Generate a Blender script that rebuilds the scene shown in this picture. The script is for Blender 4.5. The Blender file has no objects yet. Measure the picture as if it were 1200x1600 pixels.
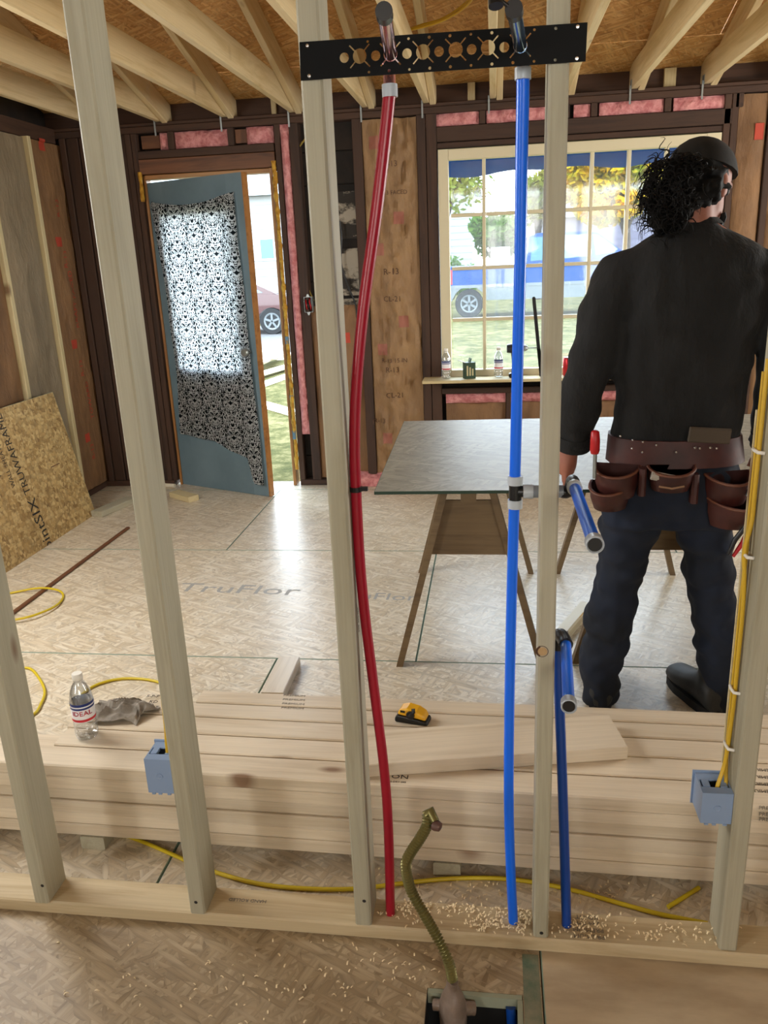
import bpy, bmesh, math, random
from mathutils import Vector, Matrix, noise as mnoise
R = math.radians
random.seed(7)
SC = bpy.context.scene
COL = SC.collection

# ------------------------------------------------------------------ camera
FPX = 1260.0                                   # focal length in pixels of the 1200 x 1600 frame
def camera_basis(yaw=8.1, vp=(175.0, 4000.0)):
    d = Vector((vp[0], vp[1], FPX)).normalized()
    up = -d
    z = Vector((0, 0, 1))
    fh = (z - z.dot(up) * up).normalized()
    r = fh.cross(up).normalized()
    a = R(yaw)
    return math.cos(a)*r - math.sin(a)*fh, math.cos(a)*fh + math.sin(a)*r, up
AX, AY, AZ = camera_basis()
CAM = Vector((0, 0, 1.53))
def P(px, py, x=None, y=None, z=None):
    """world point seen at a photograph pixel, on the plane x=.., y=.. or z=.."""
    c = Vector((px-600, py-800, FPX))
    d = Vector((c.dot(AX), c.dot(AY), c.dot(AZ)))
    if x is not None: t = (x-CAM.x)/d.x
    elif y is not None: t = (y-CAM.y)/d.y
    else: t = (z-CAM.z)/d.z
    return CAM + t*d
cd = bpy.data.cameras.new('camera')
cam = bpy.data.objects.new('camera', cd); COL.objects.link(cam)
cd.sensor_fit = 'HORIZONTAL'; cd.sensor_width = 36; cd.lens = FPX/1200*36
cd.clip_start = 0.02; cd.clip_end = 300
cr = Vector((AX.x, AY.x, AZ.x)); cu = -Vector((AX.y, AY.y, AZ.y)); cb = -Vector((AX.z, AY.z, AZ.z))
cam.matrix_world = Matrix(((cr.x, cu.x, cb.x, CAM.x), (cr.y, cu.y, cb.y, CAM.y), (cr.z, cu.z, cb.z, CAM.z), (0, 0, 0, 1)))
SC.camera = cam

# ------------------------------------------------------------------ world, lamps, exposure
SC.view_settings.view_transform = 'Standard'
try: SC.view_settings.look = 'None'
except Exception: pass
SC.view_settings.exposure = 0.0
SC.view_settings.gamma = 1.0
SC.view_settings.use_curve_mapping = False
SC.cycles.use_denoising = True
SC.cycles.max_bounces = 10; SC.cycles.diffuse_bounces = 6; SC.cycles.transparent_max_bounces = 16
SC.cycles.sample_clamp_indirect = 20.0
SC.cycles.caustics_reflective = False; SC.cycles.caustics_refractive = False
W = bpy.data.worlds.new('world'); SC.world = W; W.use_nodes = True
wn = W.node_tree.nodes; wl = W.node_tree.links
wb = wn['Background']; wb.inputs['Strength'].default_value = 12.5
wtc = wn.new('ShaderNodeTexCoord'); wsep = wn.new('ShaderNodeSeparateXYZ'); wr = wn.new('ShaderNodeValToRGB')
wl.new(wtc.outputs['Generated'], wsep.inputs[0]); wl.new(wsep.outputs['Z'], wr.inputs[0]); wl.new(wr.outputs[0], wb.inputs['Color'])
wr.color_ramp.elements[0].color = (0.88, 0.95, 1.0, 1); wr.color_ramp.elements[0].position = 0.0
wr.color_ramp.elements[1].color = (0.66, 0.84, 1.0, 1); wr.color_ramp.elements[1].position = 0.7

def area(name, loc, target, sx, sy, power, color, portal=False):
    l = bpy.data.lights.new(name, 'AREA'); l.shape = 'RECTANGLE'; l.size = sx; l.size_y = sy
    l.energy = power; l.color = color
    o = bpy.data.objects.new(name, l); COL.objects.link(o); o.location = loc
    o.rotation_euler = (Vector(target)-Vector(loc)).to_track_quat('-Z', 'Y').to_euler()
    if portal: l.cycles.is_portal = True
    return o
# lamps added for assumed out-of-view windows, and one added fill lamp at the right
area('assumed_rear_side_window_lamp', (-2.95, -1.0, 1.55), (0.0, 1.4, 0.9), 1.1, 1.3, 85, (1.0, 0.98, 0.93))  # added lamp, window assumed from the stud shadows; left wall is solid here
area('assumed_rear_window_lamp', (0.9, -2.9, 1.7), (0.2, 2.6, 2.3), 2.0, 1.4, 70, (1.0, 0.97, 0.90))  # added lamp for an assumed window behind the camera; back wall is solid
area('fill_right_side', (3.12, 3.5, 1.5), (-1.5, 3.5, 1.95), 1.5, 1.2, 95, (1.0, 0.97, 0.90))  # added fill for the ceiling and left wall, no window here
area('assumed_left_side_window_lamp', (-2.70, 2.45, 1.75), (-0.4, 2.75, 0.0), 1.3, 1.2, 82, (1.0, 0.98, 0.94))  # added lamp, window assumed from the bright left floor; no opening built
area('portal_door', (-1.85, 5.62, 1.05), (-1.85, 0, 1.05), 0.95, 2.15, 1, (1, 1, 1), True)
area('portal_window', (0.50, 5.62, 1.45), (0.50, 0, 1.45), 1.75, 1.45, 1, (1, 1, 1), True)

# ------------------------------------------------------------------ helpers
def lin(h):
    if isinstance(h, str):
        h = h.lstrip('#'); c = [int(h[i:i+2], 16)/255 for i in (0, 2, 4)]
    else: c = [v/255 for v in h]
    return tuple((v/12.92 if v <= .04045 else ((v+.055)/1.055)**2.4) for v in c) + (1.0,)
class MB:
    """collects vertices and faces of one mesh"""
    def __init__(s): s.v = []; s.f = []; s.mi = []; s.m = 0
    def add(s, vs, fs):
        o = len(s.v); s.v += [tuple(p) for p in vs]
        for f in fs: s.f.append(tuple(i+o for i in f)); s.mi.append(s.m)
        return s
    def box(s, a, b, mat=None):
        x0, y0, z0 = a; x1, y1, z1 = b
        vs = [(x0,y0,z0),(x1,y0,z0),(x1,y1,z0),(x0,y1,z0),(x0,y0,z1),(x1,y0,z1),(x1,y1,z1),(x0,y1,z1)]
        if mat is not None: vs = [mat @ Vector(v) for v in vs]
        return s.add(vs, [(0,3,2,1),(4,5,6,7),(0,1,5,4),(1,2,6,5),(2,3,7,6),(3,0,4,7)])
    def cbox(s, a, b, c=.003, mat=None):
        """box whose long edges (along x) are chamfered"""
        x0, y0, z0 = a; x1, y1, z1 = b
        pr = [(y0+c,z0),(y1-c,z0),(y1,z0+c),(y1,z1-c),(y1-c,z1),(y0+c,z1),(y0,z1-c),(y0,z0+c)]
        vs = [(x0,)+p for p in pr]+[(x1,)+p for p in pr]
        if mat is not None: vs = [mat @ Vector(v) for v in vs]
        return s.add(vs, [tuple(range(7,-1,-1)), tuple(range(8,16))]+[(i,(i+1)%8,8+(i+1)%8,8+i) for i in range(8)])
    def rings(s, rs, cap=True, closed=False):
        n = len(rs[0]); vs = [p for r in rs for p in r]; fs = []
        m = len(rs)
        for k in range(m if closed else m-1):
            k2 = (k+1) % m
            for i in range(n): j = (i+1) % n; fs.append((k*n+i, k*n+j, k2*n+j, k2*n+i))
        if cap and not closed: fs.append(tuple(range(n-1,-1,-1))); fs.append(tuple((m-1)*n+i for i in range(n)))
        return s.add(vs, fs)
    def tube(s, pts, r, n=10, cap=True):
        pts = [Vector(p) for p in pts]; rs = []
        t0 = (pts[1]-pts[0]).normalized()
        u = t0.orthogonal().normalized()
        for i, p in enumerate(pts):
            a = pts[max(i-1,0)]; b = pts[min(i+1,len(pts)-1)]; t = (b-a).normalized()
            u = (u - t*u.dot(t)).normalized(); w = t.cross(u)
            ri = r[i] if isinstance(r, (list, tuple)) else r
            rs.append([p + ri*(math.cos(2*math.pi*k/n)*u + math.sin(2*math.pi*k/n)*w) for k in range(n)])
        return s.rings(rs, cap)
    def cyl(s, a, b, r, n=16): return s.tube([a, b], r, n)
    def lathe(s, prof, c, n=20, axis=None):
        """prof [(r, h)..] turned about +z at c (or about axis)"""
        q = Vector(axis).to_track_quat('Z', 'Y') if axis is not None else None
        rs = []
        for r_, h in prof:
            ring = [Vector((r_*math.cos(2*math.pi*k/n), r_*math.sin(2*math.pi*k/n), h)) for k in range(n)]
            rs.append([Vector(c) + (q @ v if q else v) for v in ring])
        return s.rings(rs)
    def ellipse(s, c, rx, ry, rz, n=14, m=10, mat=None):
        rs = []
        for i in range(1, m):
            t = math.pi*i/m
            rs.append([Vector((rx*math.sin(t)*math.cos(2*math.pi*k/n), ry*math.sin(t)*math.sin(2*math.pi*k/n), -rz*math.cos(t))) for k in range(n)])
        rs = [[Vector(c) + (mat @ v if mat is not None else v) for v in r_] for r_ in rs]
        return s.rings(rs)
    def prism(s, poly, f0, f1):
        """polygon carried from f0(p) to f1(p)"""
        n = len(poly); vs = [f0(p) for p in poly]+[f1(p) for p in poly]
        return s.add(vs, [tuple(range(n-1,-1,-1)), tuple(range(n,2*n))]+[(i,(i+1)%n,n+(i+1)%n,n+i) for i in range(n)])
    def mesh(s, name, mats, smooth=False):
        me = bpy.data.meshes.new(name); me.from_pydata(s.v, [], s.f)
        for m in (mats if isinstance(mats, (list, tuple)) else [mats]): me.materials.append(m)
        if any(s.mi): me.polygons.foreach_set('material_index', s.mi)
        bm = bmesh.new(); bm.from_mesh(me); bmesh.ops.recalc_face_normals(bm, faces=bm.faces); bm.to_mesh(me); bm.free()
        if smooth:
            me.polygons.foreach_set('use_smooth', [True]*len(me.polygons))
            try: me.set_sharp_from_angle(angle=R(50))
            except Exception: pass
        me.update(); return me
    def build(s, name, mats, parent=None, smooth=False, loc=None, rot=None):
        return link(name, s.mesh(name, mats, smooth), parent, loc, rot)
def link(name, me, parent=None, loc=None, rot=None):
    o = bpy.data.objects.new(name, me); COL.objects.link(o)
    if parent is not None: o.parent = parent
    if loc is not None: o.location = loc
    if rot is not None: o.rotation_euler = rot
    return o
def tag(o, label, cat, group=None, kind=None):
    o['label'] = label; o['category'] = cat
    if group: o['group'] = group
    if kind: o['kind'] = kind
    return o
def thing(name, label, cat, loc=(0,0,0), rotz=0.0, group=None, kind=None):
    o = bpy.data.objects.new(name, None); COL.objects.link(o); o.empty_display_size = .1
    o.location = loc; o.rotation_euler = (0,0,rotz)
    return tag(o, label, cat, group, kind)
def copy_tree(o, parent=None):
    c = o.copy(); COL.objects.link(c)
    if parent is not None: c.parent = parent
    for ch in list(o.children): copy_tree(ch, c)
    return c
def board(name, L, w, t, mat, parent=None, loc=(0,0,0), rot=(0,0,0), c=.003):
    """chamfered board, length along its own x, centred"""
    return MB().cbox((-L/2,-w/2,-t/2),(L/2,w/2,t/2), c).build(name, mat, parent, False, loc, rot)
def baked(o_tmp):
    dg = bpy.context.evaluated_depsgraph_get(); dg.update()
    me = bpy.data.meshes.new_from_object(o_tmp.evaluated_get(dg)); d = o_tmp.data
    bpy.data.objects.remove(o_tmp)
    return me
def text(s, size, mat, parent=None, loc=(0,0,0), rot=(0,0,0), name='lettering', align='CENTER', depth=.0002, sx=1.0, matrix=None):
    cu = bpy.data.curves.new('t', 'FONT'); cu.body = s; cu.size = size; cu.align_x = align; cu.align_y = 'CENTER'; cu.extrude = depth; cu.resolution_u = 2
    o = bpy.data.objects.new('t', cu); COL.objects.link(o)
    me = baked(o); bpy.data.curves.remove(cu)
    if sx != 1.0:
        for v in me.vertices: v.co.x *= sx
    me.materials.clear(); me.materials.append(mat)
    o = link(name, me, parent, loc, rot)
    if matrix is not None: o.matrix_local = matrix
    return o
def remesh(mb, voxel, smooth_it=4, noise_amp=0.0, noise_scale=6.0, seed=0.0):
    me = mb.mesh('tmp', [])
    o = bpy.data.objects.new('tmp', me); COL.objects.link(o)
    m = o.modifiers.new('r', 'REMESH'); m.mode = 'VOXEL'; m.voxel_size = voxel; m.use_smooth_shade = True
    s_ = o.modifiers.new('s', 'SMOOTH'); s_.factor = .5; s_.iterations = smooth_it
    out = baked(o)
    if noise_amp:
        nrm = [v.normal.copy() for v in out.vertices]
        for v, n in zip(out.vertices, nrm):
            q = v.co*noise_scale + Vector((seed, seed*1.7, 0))
            v.co += n*noise_amp*(mnoise.noise(Vector((q.x, q.y, q.z*2.2))) + .5*mnoise.noise(q*2.7))
    out.polygons.foreach_set('use_smooth', [True]*len(out.polygons))
    out.materials.clear()
    return out
def ip(a, b, t): return a+(b-a)*t
def spline(pts, n=6):
    """Catmull-Rom through pts"""
    pts = [Vector(p) for p in pts]; out = []
    for i in range(len(pts)-1):
        p0 = pts[max(i-1,0)]; p1 = pts[i]; p2 = pts[i+1]; p3 = pts[min(i+2,len(pts)-1)]
        for k in range(n):
            t = k/n
            out.append(.5*((2*p1)+(p2-p0)*t+(2*p0-5*p1+4*p2-p3)*t*t+(3*p1-p0-3*p2+p3)*t**3))
    out.append(pts[-1]); return out

# ------------------------------------------------------------------ materials
def newmat(name):
    m = bpy.data.materials.new(name); m.use_nodes = True
    return m, m.node_tree.nodes, m.node_tree.links, m.node_tree.nodes['Principled BSDF']
def plain(name, col, rough=.6, metal=0.0, **kw):
    m, n, l, b = newmat(name)
    b.inputs['Base Color'].default_value = lin(col); b.inputs['Roughness'].default_value = rough; b.inputs['Metallic'].default_value = metal
    for k, v in kw.items(): b.inputs[k].default_value = v
    return m
def coords(n, l, scale, rnd=True, src='Object', rot=(0,0,0)):
    tc = n.new('ShaderNodeTexCoord'); mp = n.new('ShaderNodeMapping')
    mp.inputs['Scale'].default_value = scale
    if any(rot):
        m0 = mp; mp = n.new('ShaderNodeMapping'); mp.inputs['Rotation'].default_value = rot; l.new(mp.outputs[0], m0.inputs['Vector'])
    if rnd:
        oi = n.new('ShaderNodeObjectInfo'); vm = n.new('ShaderNodeVectorMath'); vm.operation = 'MULTIPLY_ADD'
        cb_ = n.new('ShaderNodeCombineXYZ')
        for i in range(3): l.new(oi.outputs['Random'], cb_.inputs[i])
        l.new(cb_.outputs[0], vm.inputs[0]); vm.inputs[1].default_value = (37.0, 53.0, 71.0); l.new(tc.outputs[src], vm.inputs[2])
        l.new(vm.outputs[0], mp.inputs['Vector'])
    else: l.new(tc.outputs[src], mp.inputs['Vector'])
    return m0.outputs[0] if any(rot) else mp.outputs[0]
def noisenode(n, l, vec, scale=1.0, detail=4.0, rough=.6, dist=0.0):
    t = n.new('ShaderNodeTexNoise'); t.inputs['Scale'].default_value = scale; t.inputs['Detail'].default_value = detail
    t.inputs['Roughness'].default_value = rough; t.inputs['Distortion'].default_value = dist
    if vec is not None: l.new(vec, t.inputs['Vector'])
    return t.outputs[0]
def ramp(n, l, fac, stops, interp='LINEAR'):
    r_ = n.new('ShaderNodeValToRGB'); r_.color_ramp.interpolation = interp; e = r_.color_ramp.elements
    while len(e) < len(stops): e.new(.5)
    for i, (p, c) in enumerate(stops): e[i].position = p; e[i].color = c if len(c) == 4 else lin(c)
    l.new(fac, r_.inputs[0]); return r_.outputs[0]
def mix(n, l, fac, a, b, mode='MIX'):
    m = n.new('ShaderNodeMix'); m.data_type = 'RGBA'; m.blend_type = mode
    for sck, v in ((m.inputs[0], fac), (m.inputs[6], a), (m.inputs[7], b)):
        if hasattr(v, 'is_output'): l.new(v, sck)
        else: sck.default_value = v
    return m.outputs[2]
def bump(n, l, b, h, strength=.3, dist=.002):
    bp = n.new('ShaderNodeBump'); bp.inputs['Strength'].default_value = strength; bp.inputs['Distance'].default_value = dist
    l.new(h, bp.inputs['Height']); l.new(bp.outputs[0], b.inputs['Normal'])
BW = lambda v: (v, v, v, 1)
def wood(name, light, dark, rough=.62, knots=.55, grain=1.0, tint=.18, knotcol='6b4426'):
    m, n, l, b = newmat(name)
    v = coords(n, l, (1.3, 16*grain, 16*grain))
    base = ramp(n, l, noisenode(n, l, v, 1.0, 5, .65, .6), [(.3, dark), (.52, light), (.75, light)])
    fine = noisenode(n, l, coords(n, l, (4, 170, 170)), 1.0, 3, .6)
    c = mix(n, l, .16, base, ramp(n, l, fine, [(.3, BW(.25)), (.7, BW(1.0))]), 'MULTIPLY')
    oi = n.new('ShaderNodeObjectInfo')
    c = mix(n, l, 1.0, c, ramp(n, l, oi.outputs['Random'], [(0, BW(1-tint)), (1, BW(1.0))]), 'MULTIPLY')
    if knots:
        vk = n.new('ShaderNodeTexVoronoi'); vk.inputs['Scale'].default_value = 1.0; vk.inputs['Randomness'].default_value = .9
        l.new(coords(n, l, (3.6, 10.0, 2.2)), vk.inputs['Vector'])
        rng = ramp(n, l, vk.outputs['Distance'], [(.06, BW(1)), (.13, BW(.35)), (.17, BW(0))])
        sel = n.new('ShaderNodeSeparateColor'); l.new(vk.outputs['Color'], sel.inputs[0])
        gate = n.new('ShaderNodeMath'); gate.operation = 'GREATER_THAN'; gate.inputs[1].default_value = 1-knots; l.new(sel.outputs[0], gate.inputs[0])
        mm = n.new('ShaderNodeMath'); mm.operation = 'MULTIPLY'; l.new(rng, mm.inputs[0]); l.new(gate.outputs[0], mm.inputs[1])
        m2 = n.new('ShaderNodeMath'); m2.operation = 'MULTIPLY'; m2.inputs[1].default_value = .8; l.new(mm.outputs[0], m2.inputs[0])
        c = mix(n, l, m2.outputs[0], c, lin(knotcol))
    l.new(c, b.inputs['Base Color']); b.inputs['Roughness'].default_value = rough
    bump(n, l, b, fine, .15, .001)
    return m
def osb(name, cols, rough=.5, scale=1.0, dirt=0.0, dirtcol='7a6a55', spec=.5):
    """strand board: stretched cells at several angles laid over one another"""
    m, n, l, b = newmat(name)
    cur = None; h = None
    for i, ang in enumerate((8, 64, -38, 112, 25)):
        v = coords(n, l, (8*scale, 58*scale, 45*scale), True, 'Object', (0, 0, R(ang)))
        nz = noisenode(n, l, v, .6, 2, .5)
        vo = n.new('ShaderNodeTexVoronoi'); vo.inputs['Scale'].default_value = 1.0
        va = n.new('ShaderNodeVectorMath'); va.operation = 'MULTIPLY_ADD'
        cc = n.new('ShaderNodeCombineXYZ'); l.new(nz, cc.inputs[1]); l.new(cc.outputs[0], va.inputs[0]); va.inputs[1].default_value = (0, .9, 0); l.new(v, va.inputs[2])
        l.new(va.outputs[0], vo.inputs['Vector'])
        sp = n.new('ShaderNodeSeparateColor'); l.new(vo.outputs['Color'], sp.inputs[0])
        col = ramp(n, l, sp.outputs[0], [(k/(len(cols)-1), c) for k, c in enumerate(cols)])
        edge = ramp(n, l, vo.outputs['Distance'], [(.4, BW(1)), (.85, BW(.5))])
        col = mix(n, l, .55, col, edge, 'MULTIPLY')
        fib = noisenode(n, l, coords(n, l, (14*scale, 330*scale, 200*scale), True, 'Object', (0, 0, R(ang))), 1.0, 2, .5)
        col = mix(n, l, .35, col, ramp(n, l, fib, [(.3, BW(.55)), (.65, BW(1.0))]), 'MULTIPLY')
        if cur is None: cur = col; h = sp.outputs[1]
        else:
            gt = n.new('ShaderNodeMath'); gt.operation = 'GREATER_THAN'; gt.inputs[1].default_value = .62; l.new(sp.outputs[2], gt.inputs[0])
            cur = mix(n, l, gt.outputs[0], cur, col)
            hm = n.new('ShaderNodeMix'); l.new(gt.outputs[0], hm.inputs[0]); l.new(h, hm.inputs[2]); l.new(sp.outputs[1], hm.inputs[3]); h = hm.outputs[0]
    if dirt:
        d = ramp(n, l, noisenode(n, l, coords(n, l, (1.1, 1.6, 1)), 1.6, 6, .65), [(.42, BW(0)), (.72, BW(dirt))])
        cur = mix(n, l, d, cur, lin(dirtcol))
    l.new(cur, b.inputs['Base Color']); b.inputs['Roughness'].default_value = rough
    b.inputs['Specular IOR Level'].default_value = spec
    bump(n, l, b, h, .12, .001)
    return m
def mottled(name, a, c, scale=8.0, rough=.8, bmp=.3, dist=.01, stretch=(1,1,1), detail=5, lo=.35, hi=.68, rnd=True, **kw):
    m, n, l, b = newmat(name)
    v = coords(n, l, stretch, rnd)
    f = noisenode(n, l, v, scale, detail, .6)
    l.new(ramp(n, l, f, [(lo, a), (hi, c)]), b.inputs['Base Color']); b.inputs['Roughness'].default_value = rough
    if bmp: bump(n, l, b, f, bmp, dist)
    for k, val in kw.items(): b.inputs[k].default_value = val
    return m
M = {}
M['stud'] = wood('framing_lumber', 'b2ad97', 'a09a82', knots=.4, tint=.10)
M['plate'] = wood('bottom_plate_lumber', 'c9b794', 'ab946e', knots=.3, tint=.05)
M['pile'] = wood('stacked_lumber', 'e2d4bd', 'd0bfa4', rough=.30, knots=.7, tint=.16)
M['joist'] = wood('ceiling_lumber', 'dfc99e', 'c9ae7c', knots=.45, tint=.10)
M['oldstud'] = wood('old_dark_lumber', '4a3122', '2c1b12', rough=.75, knots=.2, tint=.35, knotcol='1a0f0a')
M['oldheader'] = wood('old_red_header_lumber', '7a4d2e', '4a2c1a', rough=.6, knots=.2, tint=.2, knotcol='2a170d')
M['jamb'] = wood('stained_jamb', 'b07a42', '8a5a2e', rough=.45, knots=.1, tint=.1)
M['strip'] = wood('furring_strip', 'd8c89c', 'b8a577', knots=.3, tint=.12)
M['deck'] = osb('roof_deck', ['b37f46', 'cc9859', 'deb074', 'c08a4c'], .7, 1.3)
M['floorA'] = osb('floor_deck', ['c9b89b', 'ddcfb5', 'ece2ce', 'd0c0a3'], .34, 1.3, .22, 'b5ab9d', .7)
M['floorB'] = osb('near_floor_deck', ['a08c6e', 'ad997a', 'bba88a', '968264'], .40, 1.5, .45, '8f816c')
M['floorC'] = mottled('smooth_floor_panel', 'a9977d', 'bfae92', 5, .55, .1, .002, (1, 3, 1))
M['sheet'] = osb('leaning_strand_board', ['a3834f', 'c2a269', 'd8bd85', '8e6f3f'], .6)
M['tabletop'] = osb('table_strand_board', ['7e7a69', '8d8877', '989281', '787363'], .45, 1.0, .25, '6c6e66')
M['green_edge'] = plain('green_sealed_edge', '7c9080', .7)
M['dkgreen'] = plain('dark_green_edge', '1d3a2c', .5)
M['ply'] = wood('sawhorse_plywood', '7d6749', '624e36', knots=.2, tint=.15)
M['kraft'] = mottled('kraft_facing', '6e5034', '8c6844', 7, .7, .9, .03, (1, 1, .35), 7)
M['kraft_pale'] = mottled('pale_kraft_facing', '80613f', '9c7b54', 6, .6, 1.0, .04, (1, 1, .4), 7)
M['kraft_grey'] = mottled('grey_kraft_facing', '7a6c56', '93836a', 5, .7, 1.0, .04, (1, 1, .3), 7)
M['pink'] = mottled('pink_fibreglass', 'b56a6c', 'e0a09e', 26, .95, 1.0, .02)
M['oldwall'] = mottled('old_dark_sheathing', '17120e', '2c2119', 6, .85, .3, .01)
M['plaster'] = mottled('peeling_old_paint', '2a241e', 'a39a8a', 7, .8, .6, .01, (1, 1, .6), 8, .50, .56)
M['foam'] = mottled('spray_foam', 'a87418', 'dcae3c', 30, .7, 1.0, .02)
M['redprint'] = plain('red_print', 'b0402c', .7)
M['brownprint'] = plain('faded_brown_print', '583c2a', .7)
M['pinkprint'] = plain('faded_red_print', '99604f', .7)
M['ink'] = plain('black_ink', '1c1a18', .7)
M['inkgrey'] = plain('grey_ink', '6f6a62', .7)
M['blueprint'] = plain('faded_blue_print', 'a3a29e', .6)
M['doorpaint'] = mottled('grey_blue_door_paint', '617783', '6f8692', 3, .4, .05, .002)
M['white'] = plain('white_paint', 'e4ddc8', .5)
M['muntin'] = plain('cream_window_paint', 'cfc5a6', .5)
M['black'] = plain('black_plastic', '0c0d10', .35)
M['blackmetal'] = plain('black_coated_steel', '040506', .6, .0, **{'Specular IOR Level': .15})
M['clear_ring'] = plain('milky_plastic', 'c9d2dc', .35, 0, **{'Transmission Weight': .25})
M['red'] = plain('red_pex', '960d26', .32)
M['blue'] = plain('blue_pex', '0866ec', .3)
M['blue_dark'] = plain('dark_blue_pex', '0b3f92', .3)
M['greyfit'] = plain('grey_fitting', '8a94a0', .35)
M['stub_red'] = plain('pink_copper_stub', 'c98f92', .18, .85)
M['stub_blue'] = plain('steel_blue_stub', '6f8aa8', .18, .85)
M['boxblue'] = plain('blue_box_plastic', '8298b8', .4)
M['yellow'] = plain('yellow_cable', 'c8ac1c', .4)
M['romex'] = plain('yellow_cable_jacket', 'cfa92c', .4)
M['cord'] = plain('yellow_cord', 'c9b21e', .45)
M['staple'] = plain('white_plastic', 'e6e4dc', .4)
M['hose'] = plain('olive_brass_hose', '7f784a', .35, .6)
M['tape'] = mottled('brown_grey_tape', '6a594a', '96857a', 14, .45, .6, .01)
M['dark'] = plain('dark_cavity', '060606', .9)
M['metal'] = plain('galvanised_steel', '9aa0a0', .4, .8)
M['chrome'] = plain('bright_metal', 'd0d0d0', .2, 1.0)
M['rag'] = mottled('grey_rag_cloth', '7f786e', '9a9287', 40, .95, .6, .003)
M['labelwhite'] = plain('label_white', 'e8e8ec', .4)
M['labelblue'] = plain('label_blue', '1c2e70', .4)
M['labelred'] = plain('label_red', 'c02430', .4)
M['toolyellow'] = plain('yellow_tool_plastic', 'dda51c', .35)
M['shaving'] = plain('wood_shaving', 'ead9b4', .7)
M['leather'] = mottled('oxblood_leather', '32120f', '481d17', 12, .55, .4, .004)
M['leather2'] = mottled('worn_leather_rim', '5a3020', '734630', 12, .55, .4, .004)
M['sweater'] = mottled('charcoal_knit', '131415', '1c1d1e', 7, .95, .8, .03, (1, 1, .45), 6)
M['jeans'] = mottled('dark_navy_denim', '0a111d', '121d31', 5, .9, .4, .004)
M['boot'] = mottled('dark_boot_leather', '181a1c', '2c2e30', 14, .55, .3, .003)
M['sole'] = plain('boot_sole', '0e0e0e', .8)
M['skin'] = mottled('skin', '8a5240', '9c6450', 10, .6, .1, .002)
M['hair'] = plain('black_hair', '080605', .7, 0, **{'Specular IOR Level': .2})
M['cap'] = mottled('dark_cap_cloth', '0b0a09', '131110', 50, .9, .3, .002)
M['redgrip'] = plain('red_grip', 'b0141c', .4)
def thin_glass(name, tint=(1,1,1,1), haze=.06, gloss=.05):
    m, n, l, b = newmat(name); n.remove(b)
    t = n.new('ShaderNodeBsdfTransparent'); t.inputs[0].default_value = tint
    d = n.new('ShaderNodeBsdfTranslucent'); d.inputs[0].default_value = (.9, .93, .95, 1)
    g = n.new('ShaderNodeBsdfGlossy'); g.inputs['Roughness'].default_value = .05
    a1 = n.new('ShaderNodeMixShader'); a2 = n.new('ShaderNodeMixShader')
    sm = noisenode(n, l, coords(n, l, (1, 1, 1)), 7, 5, .7)
    mp = n.new('ShaderNodeMapRange'); mp.inputs[1].default_value = .3; mp.inputs[2].default_value = .8; mp.inputs[3].default_value = haze*.6; mp.inputs[4].default_value = haze*1.6
    l.new(sm, mp.inputs[0]); l.new(mp.outputs[0], a1.inputs[0])
    l.new(t.outputs[0], a1.inputs[1]); l.new(d.outputs[0], a1.inputs[2])
    a2.inputs[0].default_value = gloss; l.new(a1.outputs[0], a2.inputs[1]); l.new(g.outputs[0], a2.inputs[2])
    l.new(a2.outputs[0], n['Material Output'].inputs['Surface']); return m
M['pane'] = thin_glass('dusty_window_glass', (.97, .985, 1, 1), .028, .05)
M['doorglass'] = thin_glass('door_glass', (.95, .98, 1, 1), .1, .05)
def clear_plastic(name):
    m, n, l, b = newmat(name); n.remove(b)
    t = n.new('ShaderNodeBsdfTransparent'); t.inputs[0].default_value = (.90, .92, .94, 1)
    g = n.new('ShaderNodeBsdfGlossy'); g.inputs['Roughness'].default_value = .08
    lw = n.new('ShaderNodeLayerWeight'); lw.inputs[0].default_value = .45
    mp = n.new('ShaderNodeMapRange'); mp.inputs[3].default_value = .12; mp.inputs[4].default_value = .85
    l.new(lw.outputs['Facing'], mp.inputs[0])
    a = n.new('ShaderNodeMixShader'); l.new(mp.outputs[0], a.inputs[0]); l.new(t.outputs[0], a.inputs[1]); l.new(g.outputs[0], a.inputs[2])
    l.new(a.outputs[0], n['Material Output'].inputs['Surface']); return m
M['clear'] = clear_plastic('clear_bottle_plastic')
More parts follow.
